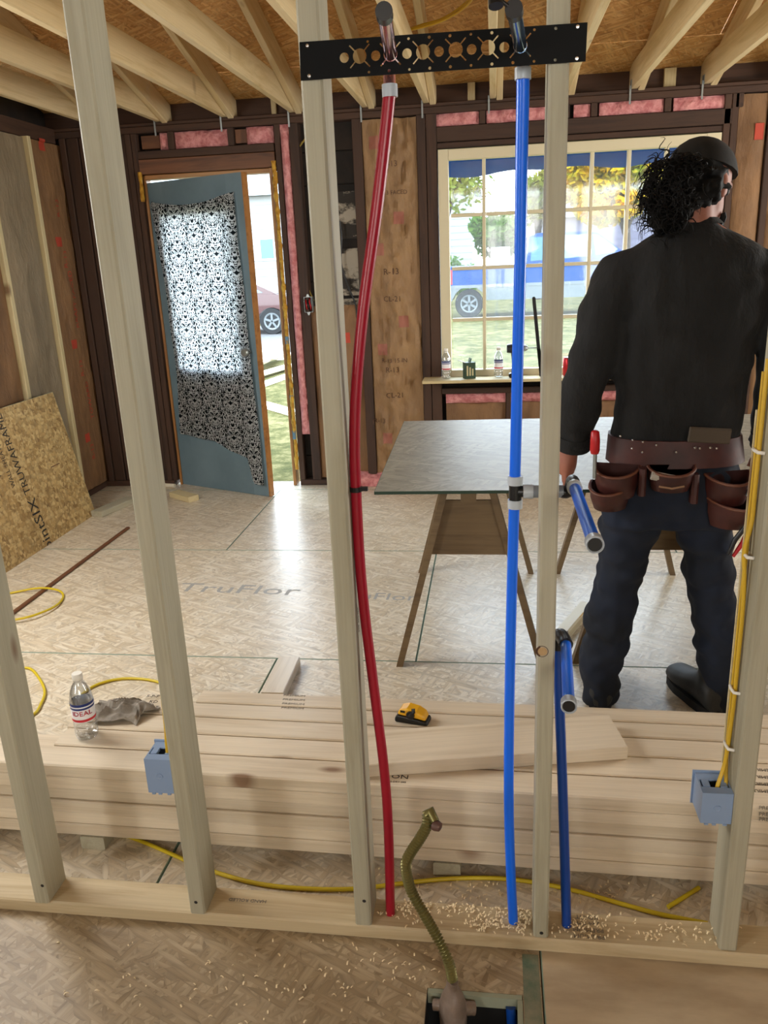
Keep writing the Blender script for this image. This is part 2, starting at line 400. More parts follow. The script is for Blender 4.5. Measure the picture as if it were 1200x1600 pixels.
def damask():
    m, n, l, b = newmat('damask_cloth'); n.remove(b)
    tc = n.new('ShaderNodeTexCoord'); sp = n.new('ShaderNodeSeparateXYZ'); l.new(tc.outputs['UV'], sp.inputs[0])
    def mth(op, a, c=None):
        k = n.new('ShaderNodeMath'); k.operation = op
        for i, v in enumerate((a, c)):
            if v is None: continue
            if hasattr(v, 'is_output'): l.new(v, k.inputs[i])
            else: k.inputs[i].default_value = v
        return k.outputs[0]
    T = .165; TY = .24
    col_i = mth('FLOOR', mth('DIVIDE', sp.outputs['X'], T))
    off = mth('MULTIPLY', mth('PINGPONG', col_i, 1.0), TY/2)            # half-drop repeat
    u = mth('PINGPONG', sp.outputs['X'], T/2)                           # mirrored inside each motif
    v = mth('MODULO', mth('ADD', mth('ADD', sp.outputs['Y'], off), mth('MULTIPLY', u, .55)), TY)
    cb_ = n.new('ShaderNodeCombineXYZ'); l.new(u, cb_.inputs[0]); l.new(v, cb_.inputs[1])
    nz = noisenode(n, l, cb_.outputs[0], 40, 1.0, .5, .6)
    lines = mth('SINE', mth('MULTIPLY', nz, 24.0))                       # scrolling contour lines
    f = mth('GREATER_THAN', lines, -.15)
    col = mix(n, l, f, lin('101114'), lin('b9bcbd'))
    d = n.new('ShaderNodeBsdfDiffuse'); l.new(col, d.inputs[0])
    tr = n.new('ShaderNodeBsdfTranslucent'); l.new(mix(n, l, f, lin('23282b'), lin('f2f5f5')), tr.inputs[0])
    a = n.new('ShaderNodeMixShader'); a.inputs[0].default_value = .5; l.new(d.outputs[0], a.inputs[1]); l.new(tr.outputs[0], a.inputs[2])
    l.new(a.outputs[0], n['Material Output'].inputs['Surface']); return m
M['damask'] = damask()

# ================================================================== SETTING
YW = 5.45                                        # room face of the far wall's studs
def FX(px, py=442): return P(px, py, y=YW).x
# ---- floor
floor = thing('floor', 'strand board subfloor of the room laid in large sheets', 'floor', kind='structure')
def floor_panel(x0, x1, y0, y1, mat, hole=None):
    g = .0012; t = .018; c = .003
    x0 += g; x1 -= g; y0 += g; y1 -= g
    cx, cy = (x0+x1)/2, (y0+y1)/2
    mb = MB()
    if hole is None:
        bot = [(x0,y0,-t),(x1,y0,-t),(x1,y1,-t),(x0,y1,-t)]
        mid = [(x0,y0,-.003),(x1,y0,-.003),(x1,y1,-.003),(x0,y1,-.003)]
        top = [(x0+c,y0+c,0),(x1-c,y0+c,0),(x1-c,y1-c,0),(x0+c,y1-c,0)]
        vs = [(a-cx, b-cy, z) for a, b, z in bot+mid+top]
        mb.add(vs, [(0,3,2,1),(8,9,10,11)]); mb.m = 1
        mb.add(vs, [(i,(i+1)%4,4+(i+1)%4,4+i) for i in range(4)]+[(4+i,4+(i+1)%4,8+(i+1)%4,8+i) for i in range(4)])
    else:
        hx0, hx1, hy0, hy1 = hole
        for a, b in (((x0,y0),(hx0,y1)), ((hx0,y0),(hx1,hy0)), ((hx0,hy1),(hx1,y1)), ((hx1,y0),(x1,y1))):
            mb.box((a[0]-cx,a[1]-cy,-t),(b[0]-cx,b[1]-cy,0))
    return mb.build('floor_panel', [mat, M['green_edge']], floor, False, (cx, cy, 0))
HOLE = (-.145, .062, .95, 1.368)
rows = [(-3.2,.41,[-2.9,-.4,2.0,3.3],'floorB'), (.41,1.535,[-2.9,-2.35,.104,2.5,3.3],'floorB'), (1.535,2.855,[-2.9,-.87,1.57,3.3],'floorA'),
        (2.855,4.11,[-2.9,-2.74,-.305,2.13,3.3],'floorA'), (4.11,5.34,[-2.9,-1.49,.95,3.3],'floorA'), (5.34,5.56,[-2.9,-.3,2.1,3.3],'floorA')]
for y0, y1, xs, mk in rows:
    for i in range(len(xs)-1):
        near = mk == 'floorB' and xs[i] == .104
        floor_panel(xs[i], xs[i+1], y0, y1, M['floorC'] if near else M[mk], HOLE if (y0 == .41 and xs[i] == -2.35) else None)
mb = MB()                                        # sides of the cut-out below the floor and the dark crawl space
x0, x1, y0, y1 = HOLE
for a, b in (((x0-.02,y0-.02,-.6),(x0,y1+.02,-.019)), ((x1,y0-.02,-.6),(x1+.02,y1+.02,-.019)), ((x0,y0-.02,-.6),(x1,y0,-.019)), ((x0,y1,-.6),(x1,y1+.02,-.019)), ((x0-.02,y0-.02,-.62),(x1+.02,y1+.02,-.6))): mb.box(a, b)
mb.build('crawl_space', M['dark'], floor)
mb = MB()                                        # unseen backing added under the sheets to block daylight at the seams
for a, b in (((-2.95,-3.25,-.06),(x0-.02,5.6,-.0185)), ((x1+.02,-3.25,-.06),(3.35,5.6,-.0185)), ((x0-.02,-3.25,-.06),(x1+.02,y0-.02,-.0185)), ((x0-.02,y1+.02,-.06),(x1+.02,5.6,-.0185))): mb.box(a, b)
mb.build('seam_backing', plain('seam_backing_brown', '5a5040', .9), floor)
mb = MB()
mb.box((x0+.002, y1-.012, -.03),(x1-.002, y1-.001, -.001)); mb.box((x1-.012, y0, -.03),(x1-.001, y1-.013, -.001))
mb.build('cutout_lip', plain('pale_cut_edge', '8f937e', .7), floor)
mb = MB(); mb.box((.064, 1.0, 0.0),(.100, 1.475, .0015)); mb.build('green_seam_band', mottled('worn_green_seam', '4e6350', '84806a', 18, .7, .1), floor)
text('TruFlor', .15, M['blueprint'], floor, (P(372,921,z=0).x, P(372,921,z=0).y, .0004), (0,0,R(-3)), depth=.0003, sx=1.35)
text('TruFlor', .11, M['blueprint'], floor, (P(585,932,z=0).x, P(585,932,z=0).y, .0004), (0,0,R(-3)), depth=.0003, sx=1.2)

# ---- partition wall frame in front
wf = thing('wall_front', 'bare stud partition wall frame of pale lumber with a bottom plate', 'wall', kind='structure')
STUDX = [(-1.112, 'stud'), (-.708, 'stud'), (-.303, 'stud'), (.106, 'stud'), (.513, 'stud'), (-1.516, 'stud'), (.920, 'stud')]
YF = 1.487; SD = .089
for i, (x, nm) in enumerate(STUDX):
    lw = {3: .033}.get(i, .038)
    o = board('stud', 2.34, SD, lw, M['stud'], wf, (x, YF+SD/2, .04+1.17), (0, R(-90), 0), .004)
board('bottom_plate', 4.4, .089, .038, M['plate'], wf, (.1, YF-.003+.0445, .0195), (0,0,R(-.5)), .004)
board('top_plate', 4.4, .089, .038, M['stud'], wf, (.1, YF+.0445, 2.40))
# a round knot on the fourth stud, and lettering stamps
kp = P(847, 1018, y=YF)
mb = MB(); mb.lathe([(.0001,0),(.006,0),(.0105,.0004),(.0125,.0009),(.013,0)], (kp.x, kp.y+.0006, kp.z), 20, (0,-1,0)); mb.build('knot', plain('dark_knot', '4a2f1c', .7), wf)
mb = MB(); mb.lathe([(.0001,0),(.0075,.0012),(.0095,0)], (kp.x+.001, kp.y-.0001, kp.z), 18, (0,-1,0)); mb.build('knot', plain('tan_knot', 'b39468', .7), wf)
for px, py in ((569,1408), (846,1458), (306,1410), (66,1384)):     # nail heads at the stud feet
    q = P(px, py, y=YF); MB().lathe([(.0001,.0008),(.0035,.0008),(.0045,0)], (q.x, q.y, q.z), 10, (0,-1,0)).build('nail_hole', M['ink'], wf)
def flat(px, py, z, s, size, mat, parent, ang=0, sx=1.0, name='stamp'):
    q = P(px, py, z=z); return text(s, size, mat, parent, (q.x, q.y, z+.0003), (0,0,R(ang)), name, sx=sx)
for k in range(4): text(['PREMIUM', 'PREMIUM', '2x4 SPF', 'KD-HT'][k], .017, M['inkgrey'], wf, (.215-.0, 1.50+.019*k, .0392), (0,0,R(180)), 'stamp')
text('HAND ROLLED', .014, M['inkgrey'], wf, (-.60, 1.54, .0392), (0,0,R(180)), 'stamp')
text('KD-HT 099', .012, M['inkgrey'], wf, (-.2834, YF+.05, P(556,985,y=YF).z), (R(90),R(90),R(90)), 'stamp')

# ---- far wall
wfar = thing('wall_far', 'far wall of old dark studs with kraft and pink insulation between them', 'wall', kind='structure')
def pc(name, mat, a, b, parent=wfar):            # upright or level framing piece given by its two corners
    d = [b[i]-a[i] for i in range(3)]; c = [(a[i]+b[i])/2 for i in range(3)]
    k = d.index(max(d))
    if k == 0: return board(name, d[0], d[1], d[2], mat, parent, c)
    if k == 2: return board(name, d[2], d[1], d[0], mat, parent, c, (0, R(-90), 0))
    return board(name, d[1], d[0], d[2], mat, parent, c, (0, 0, R(90)))
def batt(name, x0, x1, z0, z1, y, mat, parent=wfar, amp=.018, res=.035, bulge=.03, seed=0.0, depth=.07, side=None, wr=.012):
    """soft insulation blanket with a lumpy room face; on the left wall when side is its x"""
    nx = max(4, int((x1-x0)/res)); nz = max(3, int((z1-z0)/res)); mb = MB(); vs = []; fs = []
    for j in range(nz+1):
        for i in range(nx+1):
            u = i/nx; v = j/nz; X = ip(x0,x1,u); Z = ip(z0,z1,v)
            e = min(1, 6*min(u,1-u))
            h = bulge*math.sin(math.pi*u)**.6*min(1, 8*min(v,1-v)+.3) + amp*e*(mnoise.noise(Vector((X*9+seed, Z*4, seed)))+.6*mnoise.noise(Vector((X*21, Z*13+seed, seed)))) - wr*e*abs(mnoise.noise(Vector((X*12+Z*2.2+seed, Z*2.6-X*5, seed*2))))-wr*.6*e*abs(mnoise.noise(Vector((X*27-Z*5, Z*7+X*12, seed))))
            vs.append((X, y-h, Z))
    n0 = len(vs); fs = [(j*(nx+1)+i, j*(nx+1)+i+1, (j+1)*(nx+1)+i+1, (j+1)*(nx+1)+i) for j in range(nz) for i in range(nx)]
    bd = [i for i in range(nx+1)]+[(j+1)*(nx+1)-1 for j in range(1,nz+1)]+[nz*(nx+1)+i for i in range(nx-1,-1,-1)]+[j*(nx+1) for j in range(nz-1,0,-1)]
    for k in bd: vs.append((vs[k][0], y+depth, vs[k][2]))
    m = len(bd); fs += [(bd[k], bd[(k+1)%m], n0+(k+1)%m, n0+k) for k in range(m)]; fs.append(tuple(n0+k for k in range(m)))
    if side is not None: vs = [(side-(p[1]-y), p[0], p[2]) for p in vs]
    return mb.add(vs, fs).build(name, mat, parent, True)
Y1 = YW+.09
DX0, DX1, DZ = -2.285, -1.40, 2.075               # door opening
WX0, WX1, WZ0, WZ1 = -.34, 1.344, .75, 2.155      # window, outside of its frame
S = M['oldwall']
def sheath(x0, x1, z0, z1, mat=S): pc('sheathing_board', mat, (x0,Y1,z0),(x1,Y1+.025,z1))
for z0 in [k*.2 for k in range(13)]:              # horizontal boards outside the studs
    z1 = min(z0+.195, 2.44)
    def seg(a, b):
        if b-a > .01: sheath(a, b, z0, z1)
    seg(-2.95, DX0-.03)
    if z0 >= 2.1: seg(DX0-.03, DX1+.03)
    seg(DX1+.03, WX0-.01)
    if z1 < WZ0 or z0 > WZ1: seg(WX0-.01, WX1+.01)
    elif z0 < WZ0 < z1: sheath(WX0-.01, WX1+.01, z0, WZ0-.005)
    elif z0 < WZ1 < z1: sheath(WX0-.01, WX1+.01, WZ1+.005, z1)
    seg(WX1+.01, 3.3)
O = M['oldstud']; H = M['oldheader']
pc('top_plate', O, (-2.95,YW,2.362),(3.3,Y1,2.40)); pc('top_plate', O, (-2.95,YW+.004,2.402),(3.3,Y1,2.422))
pc('bottom_plate', O, (-2.95,YW,.001),(DX0-.03,Y1,.04)); pc('bottom_plate', O, (DX1+.03,YW,.001),(3.3,Y1,.04))
def stud(a, b, z0=.042, z1=2.36, mat=O, y0=0.0): return pc('stud', mat, (a,YW+y0,z0),(b,Y1,z1))
for a, b in ((-2.325,-2.288), (-2.366,-2.329), (-2.82,-2.78)): stud(a, b)
for k in range(5): pc('old_board', O, (-2.775+.082*k,YW+.012+.012*(k%2),.042),(-2.697+.082*k if k < 4 else -2.370,YW+.034+.012*(k%2),2.36))
# door side
pc('door_head_board', H, (DX0-.002,YW-.004,2.115),(DX1+.02,Y1,2.205))
pc('header', O, (DX0-.002,YW,2.208),(DX1+.02,Y1,2.255))
pc('jamb', M['jamb'], (DX1-.022,YW-.006,.002),(DX1,Y1+.02,2.11)); pc('jamb', M['jamb'], (DX0,YW+.03,.002),(DX0+.018,Y1+.02,2.11)); pc('jamb', M['jamb'], (DX0+.02,YW+.02,2.085),(DX1-.024,Y1+.02,2.112))
c1, c2 = FX(266,218), FX(360,215)
stud(c1-.019, c1+.019, 2.257, 2.36); stud(c2-.019, c2+.019, 2.257, 2.36)
pc('blocking', H, (DX0+.02,YW+.03,2.27),(c1-.085,Y1,2.35)); batt('pink_batt', c1-.083, c1-.021, 2.26, 2.358, YW+.03, M['pink'], seed=1, res=.02)
batt('pink_batt', c1+.021, c2-.021, 2.26, 2.358, YW+.03, M['pink'], seed=2, res=.02)
pc('blocking', H, (c2+.021,YW+.03,2.27),(c2+.10,Y1,2.35)); batt('pink_batt', c2+.10, DX1+.018, 2.26, 2.358, YW+.03, M['pink'], seed=3, res=.02)
a = DX1+.028
stud(a, a+.036)
mb = MB()                                        # bead of yellow expanding foam down the jamb
def foam_bead(x, z0, z1, seed):
    pts = []; rr = []; n = int((z1-z0)/.02)
    for i in range(n+1):
        z = ip(z0, z1, i/n); pts.append((x+.006*mnoise.noise(Vector((z*9,seed,0))), YW-.004+.006*mnoise.noise(Vector((seed,z*11,0))), z)); rr.append(.013+.009*mnoise.noise(Vector((z*23,seed,4))))
    return MB().tube(pts, rr, 9).build('foam_bead', M['foam'], wfar, True)
foam_bead(DX1+.014, .12, 2.10, 1.0); foam_bead(DX1+.012, 1.93, 2.15, 7.0); foam_bead(DX0-.004, 1.95, 2.13, 3.0)
for z, h in ((1.0,.05), (.34,.06), (.62,.03)): pc('shim', plain('grey_blue_shim','5b7f92',.6), (DX1+.002,YW-.016,z),(DX1+.024,YW-.003,z+h))
pk0, pk1 = a+.037, FX(467)
batt('pink_batt', pk0, pk1, .37, 2.36, YW+.012, M['pink'], seed=5, bulge=.035, amp=.03, res=.022)
s2 = FX(481); stud(pk1+.002, s2)
stud(FX(561), FX(575)); stud(FX(657), FX(670)); stud(FX(671), WX0-.006)
# bay of old boards with peeling paint, kraft batt low in it
bx0, bx1 = s2+.002, FX(561)-.002
for z0, z1 in ((1.66,1.95), (1.30,1.60), (1.05,1.28)): pc('old_painted_board', M['plaster'], (bx0+.12,Y1-.03,z0),(bx1,Y1-.003,z1))
LOWB = batt('kraft_batt', bx0+.0, bx1, .05, 1.24, YW+.03, M['kraft'], seed=9, amp=.03, bulge=.03)
PALE = batt('kraft_batt', FX(575)+.003, FX(657)-.003, .05, 2.355, YW+.02, M['kraft_pale'], seed=12, amp=.025, bulge=.03, res=.014, wr=.040)
kb0, kb1 = FX(575), FX(657)
def stampbox(x, z, w, h, y, mat, parent=wfar): return pc('red_mark', mat, (x-w/2,y-.001,z-h/2),(x+w/2,y,z+h/2), parent)
def drape(o, target, d, off=.0012):
    """lay a printed mark on the lumpy facing it is printed on"""
    bm = bmesh.new(); bm.from_mesh(o.data); bmesh.ops.triangulate(bm, faces=bm.faces)
    for _ in range(3):
        lg = [e for e in bm.edges if e.calc_length() > .012]
        if lg: bmesh.ops.subdivide_edges(bm, edges=lg, cuts=1)
        bmesh.ops.triangulate(bm, faces=bm.faces)
    bm.to_mesh(o.data); bm.free()
    bpy.context.view_layer.update(); d = Vector(d); mw = o.matrix_world.copy(); inv = mw.inverted()
    for v in o.data.vertices:
        w = mw @ v.co; ok, hit, nr_, ix = target.ray_cast(w-d*.3, d)
        if ok: v.co = inv @ (hit-d*off)
    return o
def mark_patch(c, w, h, mat, parent, target, d):
    """printed square, draped"""
    vs = []; k = 5
    for j in range(k+1):
        for i in range(k+1):
            a, b_ = (i/k-.5)*w, (j/k-.5)*h; vs.append((c.x+a, c.y, c.z+b_) if d[1] else (c.x, c.y+a, c.z+b_))
    o = MB().add(vs, [(j*(k+1)+i, j*(k+1)+i+1, (j+1)*(k+1)+i+1, (j+1)*(k+1)+i) for j in range(k) for i in range(k)]).build('red_mark', mat, parent)
    return drape(o, target, d)
def on_far(px, py, s, size, mat, y=YW-.032):
    q = P(px, py, y=y); return drape(text(s, size, mat, wfar, q, (R(90),0,0), 'print', depth=0), PALE, (0,1,0), .003)
for px, py, s, sz in ((608,255,'R-13',.05), (612,300,'R-13 FACED',.035), (610,425,'R-13',.055), (612,468,'CL-21',.05), (615,565,'R-13 15 IN',.04), (612,580,'R-13',.05), (616,620,'CL-21',.05), (592,660,'R-13',.045)): on_far(px, py, s, sz, M['brownprint'], YW-.045)
for px, py in ((583,222), (622,340), (591,390), (630,503), (597,547), (605,686)):
    mark_patch(P(px, py, y=YW-.02), .065, .075, M['pinkprint'], wfar, PALE, (0,1,0))
mark_patch(P(541, 528, y=YW-.01), .05, .07, M['redprint'], wfar, LOWB, (0,1,0))
# window surround
pc('header', O, (WX0-.004,YW,2.20),(WX1+.05,Y1,2.285)); pc('head_trim', O, (WX0-.004,YW+.01,2.163),(WX1+.05,Y1,2.196))
bays = [(664,748), (760,880), (897,923), (937,1038), (1053,1149)]
for k, (p0, p1) in enumerate(bays):
    b0, b1 = FX(p0,172), FX(p1,165); batt('pink_batt', b0, b1, 2.29, 2.36, YW+.02, M['pink'], seed=20+k, res=.02, bulge=.02)
    stud(b1+.004, min(b1+.04, FX(bays[k+1][0],165)-.004) if k < 4 else b1+.045, 2.288, 2.36)
stud(WX1+.006, WX1+.044); stud(WX1+.048, WX1+.086)
pc('sill_plate', O, (WX0-.004,YW+.01,.70),(WX1+.004,Y1,.742)); pc('sill_plate', O, (WX0-.004,YW-.004,.635),(WX1+.004,Y1,.672))
for k, (p0, p1) in enumerate(((697,790), (797,880), (890,985), (1000,1090))):
    b0, b1 = FX(p0,640), FX(p1,640)
    batt('pink_batt', b0, b1, .57, .634, YW+.015, M['pink'], seed=40+k, res=.02); batt('kraft_batt', b0, b1, .05, .568, YW+.03, M['kraft'], seed=44+k)
    stud(b1+.003, b1+.035, .042, .634)
x = WX1+.092
RB = batt('kraft_batt', x, x+.16, .05, 2.355, YW+.02, M['kraft'], seed=60, amp=.03); stud(x+.165, x+.203); batt('kraft_batt', x+.206, x+.56, .05, 2.355, YW+.02, M['kraft'], seed=61, amp=.03); stud(x+.565, x+.603)
q = P(1187, 205, y=YW-.02); RB2 = [o_ for o_ in wfar.children if o_.name.startswith('kraft_batt')][-1]; stampbox(q.x, q.z, .05, .09, YW-.012, M['redprint'])
for k in range(3): pc('rafter_block', M['strip'], (FX((416,730,1041)[k],120),Y1-.03,2.424),(FX((424,742,1060)[k],120),Y1-.005,2.53))
for a, b, c_, d in ((-2.95,DX0-.03,0,2.44), (DX0-.03,DX1+.03,2.1,2.44), (DX1+.03,WX0-.01,0,2.44), (WX0-.01,WX1+.01,0,WZ0-.005), (WX0-.01,WX1+.01,WZ1+.005,2.44), (WX1+.01,3.3,0,2.44)): pc('gap_backing', S, (a,Y1+.0255,c_),(b,Y1+.03,d))  # added sheet behind the boards, blocks light through their gaps
pc('rim_board', O, (-2.95,Y1+.0,2.424),(3.3,Y1+.025,2.60))

# ---- window
win = thing('window_1', 'large cream many-paned wooden window in the far wall', 'window', kind='structure')
mc = M['muntin']; fy0, fy1 = YW-.006, YW+.06
GX0, GX1, GZ0, GZ1 = WX0+.064, WX1-.085, WZ0+.045, WZ1-.062
pc('window_frame', mc, (WX0,fy0,WZ0),(GX0,fy1,WZ1), win); pc('window_frame', mc, (GX1,fy0,WZ0),(WX1,fy1,WZ1), win)
pc('window_frame', mc, (GX0+.001,fy0,GZ1),(GX1-.001,fy1,WZ1), win); pc('window_frame', mc, (GX0+.001,fy0,WZ0),(GX1-.001,fy1,GZ0), win)
NC, NR = 7, 4; cw = (GX1-GX0)/NC; rh = (GZ1-GZ0)/NR
for i in range(1, NC): pc('muntin', mc, (GX0+i*cw-.011,fy0+.018,GZ0),(GX0+i*cw+.011,fy1-.006,GZ1), win)
for j in range(1, NR):
    for i in range(NC): pc('muntin_bar', mc, (GX0+i*cw+.0115,fy0+.019,GZ0+j*rh-.011),(GX0+(i+1)*cw-.0115,fy1-.007,GZ0+j*rh+.011), win)
pm = MB().box((-cw/2+.009,-.0015,-rh/2+.009),(cw/2-.009,.0015,rh/2-.009)).mesh('pane', M['pane'])
for j in range(NR):
    for i in range(NC): link('pane', pm, win, (GX0+(i+.5)*cw, fy0+.04, GZ0+(j+.5)*rh))
trim = thing('trim_1', 'pale board window sill with drinks and a drill on it', 'windowsill', kind='structure')
SILL_Z = .752
board('sill_board', 1.95, .20, .019, M['strip'], trim, (-.46+.975, YW-.0-.085, SILL_Z-.0095), (0,0,0))
# ---- left wall
XL = -2.84
wl_ = thing('wall_left', 'left wall of pale strips and brown kraft insulation bays under a dark plate', 'wall', kind='structure')
def lw_piece(name, mat, y0, y1, z0, z1, d=.09, x=XL):
    return pc(name, mat, (x-d,y0,z0),(x,y1,z1), wl_)
lw_piece('top_plate', O, -3.2, YW-.002, 2.33, 2.42); lw_piece('bottom_plate', O, -3.2, YW-.002, .001, .04)
ys1 = P(70, 415, x=XL).y; ys2 = P(22, 520, x=XL).y
pitch = ys1-ys2
sl = [ys1-k*pitch for k in range(0, int((ys1+3.0)/pitch))]
for y in sl: lw_piece('strip', M['strip'], y-.019, y+.019, .042, 2.33, .12, XL+.03)
for k, y in enumerate(sl[:6]):
    batt('kraft_batt', y-pitch+.021, y-.021, .045, 2.325, XL, M['kraft_grey' if k == 0 else 'kraft'], wl_, .02, .035, .015, 70+k, .08, XL)
yk = ys1+pitch*.95
LB = batt('kraft_batt', ys1+.021, yk, .045, 2.325, XL, M['kraft'], wl_, .008, .035, .012, 69, .08, XL)
yy = yk+.004; k = 0
while yy < YW-.03:
    w = min((.09, .05, .07, .11)[k % 4], YW-.01-yy); lw_piece('dark_board', O, yy, yy+w-.004, .042, 2.33, .06, XL-.012*(k % 2)); yy += w; k += 1
pc('backing', S, (XL-.13,-3.2,0),(XL-.10,YW+.1,2.6), wl_)
def on_left(px, py, s, size, mat, x=XL+.022):
    q = P(px, py, x=XL+.01); return drape(text(s, size, mat, wl_, q, (R(90), R(-90), R(90)), 'print', depth=0), LB, (-1,0,0), .003)
for px, py in ((92,378), (116,538), (137,684)):
    mark_patch(P(px, py, x=XL+.01), .07, .06, M['redprint'], wl_, LB, (-1,0,0))
mark_patch(P(67,226,x=XL+.01), .07, .07, M['redprint'], wl_, LB, (-1,0,0))
for px, py, s in ((91,325,'R-13'), (103,405,'R-13'), (116,468,'KRAFT FACED'), (128,575,'R-13'), (140,625,'TOWARD'), (145,705,'R-13')): on_left(px, py, s, .06, M['redprint'])
# ---- right and back walls, behind or beside the camera
wr_ = thing('wall_right', 'right wall of dark boards', 'wall', kind='structure')
for k in range(12): pc('wall_board', M['oldstud'], (3.2,-3.2,.2*k),(3.23,YW+.1,.2*k+.197), wr_)
wb_ = thing('wall_back', 'back wall of pale boards', 'wall', kind='structure')
for k in range(12): pc('wall_board', M['strip'], (-2.9,-3.23,.2*k),(3.3,-3.2,.2*k+.197), wb_)

# ---- ceiling: joists, rafters and the sloping roof deck
ceil = thing('ceiling', 'open ceiling of pale joists and rafters under a strand board roof deck', 'ceiling', kind='structure')
SL = .29; th = math.atan(SL); RIDGE = 1.15
def deckz(y): return 2.568+(5.42-y)*SL
JX = [-2.545, -2.125, -1.685, -1.245, -.785, -.405, .0, .425, .83, 1.24, 1.645, 2.05, 2.45]
for x in JX:
    board('joist', 5.54+3.2, .038, .14, M['joist'], ceil, (x, (5.54-3.2)/2, 2.422+.071), (0,0,R(90)))
    L = (5.60-RIDGE)/math.cos(th)
    ym = (5.60+RIDGE)/2; zc = deckz(ym)-.070/math.cos(th)-.001
    o = board('rafter', L, .038, .138, M['joist'], ceil)
    o.matrix_local = Matrix.Translation((x+.0395, ym, zc)) @ Matrix.Rotation(-th, 4, 'X') @ Matrix.Rotation(R(90), 4, 'Z')
    o = board('rafter', (RIDGE+3.25)/math.cos(th), .038, .138, M['joist'], ceil); y2 = (RIDGE-3.25)/2
    o.matrix_local = Matrix.Translation((x+.0395, y2, deckz(RIDGE)-(RIDGE-y2)*SL-.073)) @ Matrix.Rotation(th, 4, 'X') @ Matrix.Rotation(R(90), 4, 'Z')
    mb = MB(); mb.box((x-.030,YW-.006,2.34),(x-.0195,YW-.002,2.44)); mb.box((x-.0225,YW-.02,2.42),(x-.0195,YW+.03,2.47)); mb.build('tie_plate', M['metal'], ceil)
def deck_panel(x0, x1, ya, yb, mat):
    ym = (ya+yb)/2; L = (ya-yb)/math.cos(th)
    o = MB().box((-(x1-x0)/2+.002,-L/2+.002,0),((x1-x0)/2-.002,L/2-.002,.012)).build('roof_panel', mat, ceil)
    o.matrix_local = Matrix.Translation(((x0+x1)/2, ym, deckz(ym))) @ Matrix.Rotation(-th, 4, 'X')
ycuts = [5.75, 5.22, 4.05, 2.88, 1.71, RIDGE]
M['deck_pale'] = osb('roof_deck_pale', ['c28c4a', 'd8a766', 'e6bd80', 'c8985a'], .7, 1.3)
for r_ in range(len(ycuts)-1):
    xs = [-3.1, -1.2, 1.24, 3.4] if r_ % 2 else [-3.1, -.4, 2.05, 3.4]
    for i in range(3): deck_panel(xs[i], xs[i+1], ycuts[r_], ycuts[r_+1], M['deck_pale'] if r_ == 0 else M['deck'])
o = MB().box((-3.25,-(RIDGE+3.4)/2/math.cos(th),0),(3.25,(RIDGE+3.4)/2/math.cos(th),.012)).build('roof_panel', M['deck'], ceil)
o.matrix_local = Matrix.Translation((.15, (RIDGE-3.4)/2, deckz(RIDGE)-(RIDGE+3.4)/2*SL+.001)) @ Matrix.Rotation(th, 4, 'X')
for sx in (-3.02, 3.36):                          # gable boards close the roof at both ends
    MB().prism([(5.6,2.42),(RIDGE,3.86),(-3.3,2.55),(-3.3,2.42)], lambda p: (sx,p[0],p[1]), lambda p: (sx+.02,p[0],p[1])).build('gable_board', M['oldstud'], ceil)

# ================================================================== THINGS IN THE PARTITION WALL
# ---- perforated black bracket
YB = YF-.0045
def bx(px, py): q = P(px, py, y=YB); return (q.x, q.z)
def flat_plate(outline, holes, depth):
    cu = bpy.data.curves.new('c', 'CURVE'); cu.dimensions = '2D'; cu.fill_mode = 'BOTH'; cu.extrude = depth/2
    for poly in [outline]+holes:
        sp = cu.splines.new('POLY'); sp.points.add(len(poly)-1); sp.use_cyclic_u = True
        for p_, c in zip(sp.points, poly): p_.co = (c[0], c[1], 0, 1)
    o = bpy.data.objects.new('c', cu); COL.objects.link(o); me = baked(o); bpy.data.curves.remove(cu); me.materials.clear(); return me
c0 = bx(468,66); c1 = bx(470,126); c2 = bx(915,96); c3 = bx(918,35)
holes = []; BIG = []
def circ(c, r, n=20): return [(c[0]+r*math.cos(2*math.pi*k/n), c[1]+r*math.sin(2*math.pi*k/n)) for k in range(n)]
def star(c, r, L, w=.0011):                      # round hole with four slits
    pts = []
    for q in range(4):
        a = R(45+90*q); d = math.asin(w/r)
        pts += [(c[0]+L*math.cos(a)+w*math.sin(a), c[1]+L*math.sin(a)-w*math.cos(a)), (c[0]+L*math.cos(a)-w*math.sin(a), c[1]+L*math.sin(a)+w*math.cos(a))]
        for k in range(1, 6): t = a+d+(R(90)-2*d)*(k-1)/4; pts.append((c[0]+r*math.cos(t), c[1]+r*math.sin(t)))
    return pts
def bl(px): return 84.5-(px-610)*.0655           # centre line of the plate in the picture
for px in (562, 610, 661, 712, 762.5, 813): c = bx(px, bl(px)); BIG.append(c); holes.append(star(c, .0115, .0235))
for px in (538, 587, 636, 686, 737, 788): holes.append(circ(bx(px, bl(px)+1), .0078))
mid = [((c0[0]+c1[0])/2, (c0[1]+c1[1])/2), ((c2[0]+c3[0])/2, (c2[1]+c3[1])/2)]
hw = .0225
for k in range(14):
    if k in (1,2): continue
    t = .03+k*.0722
    for s_ in (1, -1): holes.append(circ((ip(mid[0][0],mid[1][0],t), ip(mid[0][1],mid[1][1],t)+s_*hw), .0022 if k in (0,3,5,8,11,13) else .0026, 8))
me = flat_plate([c0, c3, c2, c1], holes, .0016); me.materials.append(M['blackmetal'])
brk = link('pipe_bracket', me, None, (0, YB, 0), (R(90),0,0))
tag(brk, 'black perforated metal pipe bracket screwed flat across two wall studs', 'bracket')
for k in (0, 13):
    t = .03+k*.0722
    for s_ in (1,-1): MB().lathe([(.0001,.0016),(.0026,.0014),(.0036,0)], (ip(mid[0][0],mid[1][0],t), ip(mid[0][1],mid[1][1],t)+s_*hw, .0009), 10).build('screw', M['chrome'], brk)

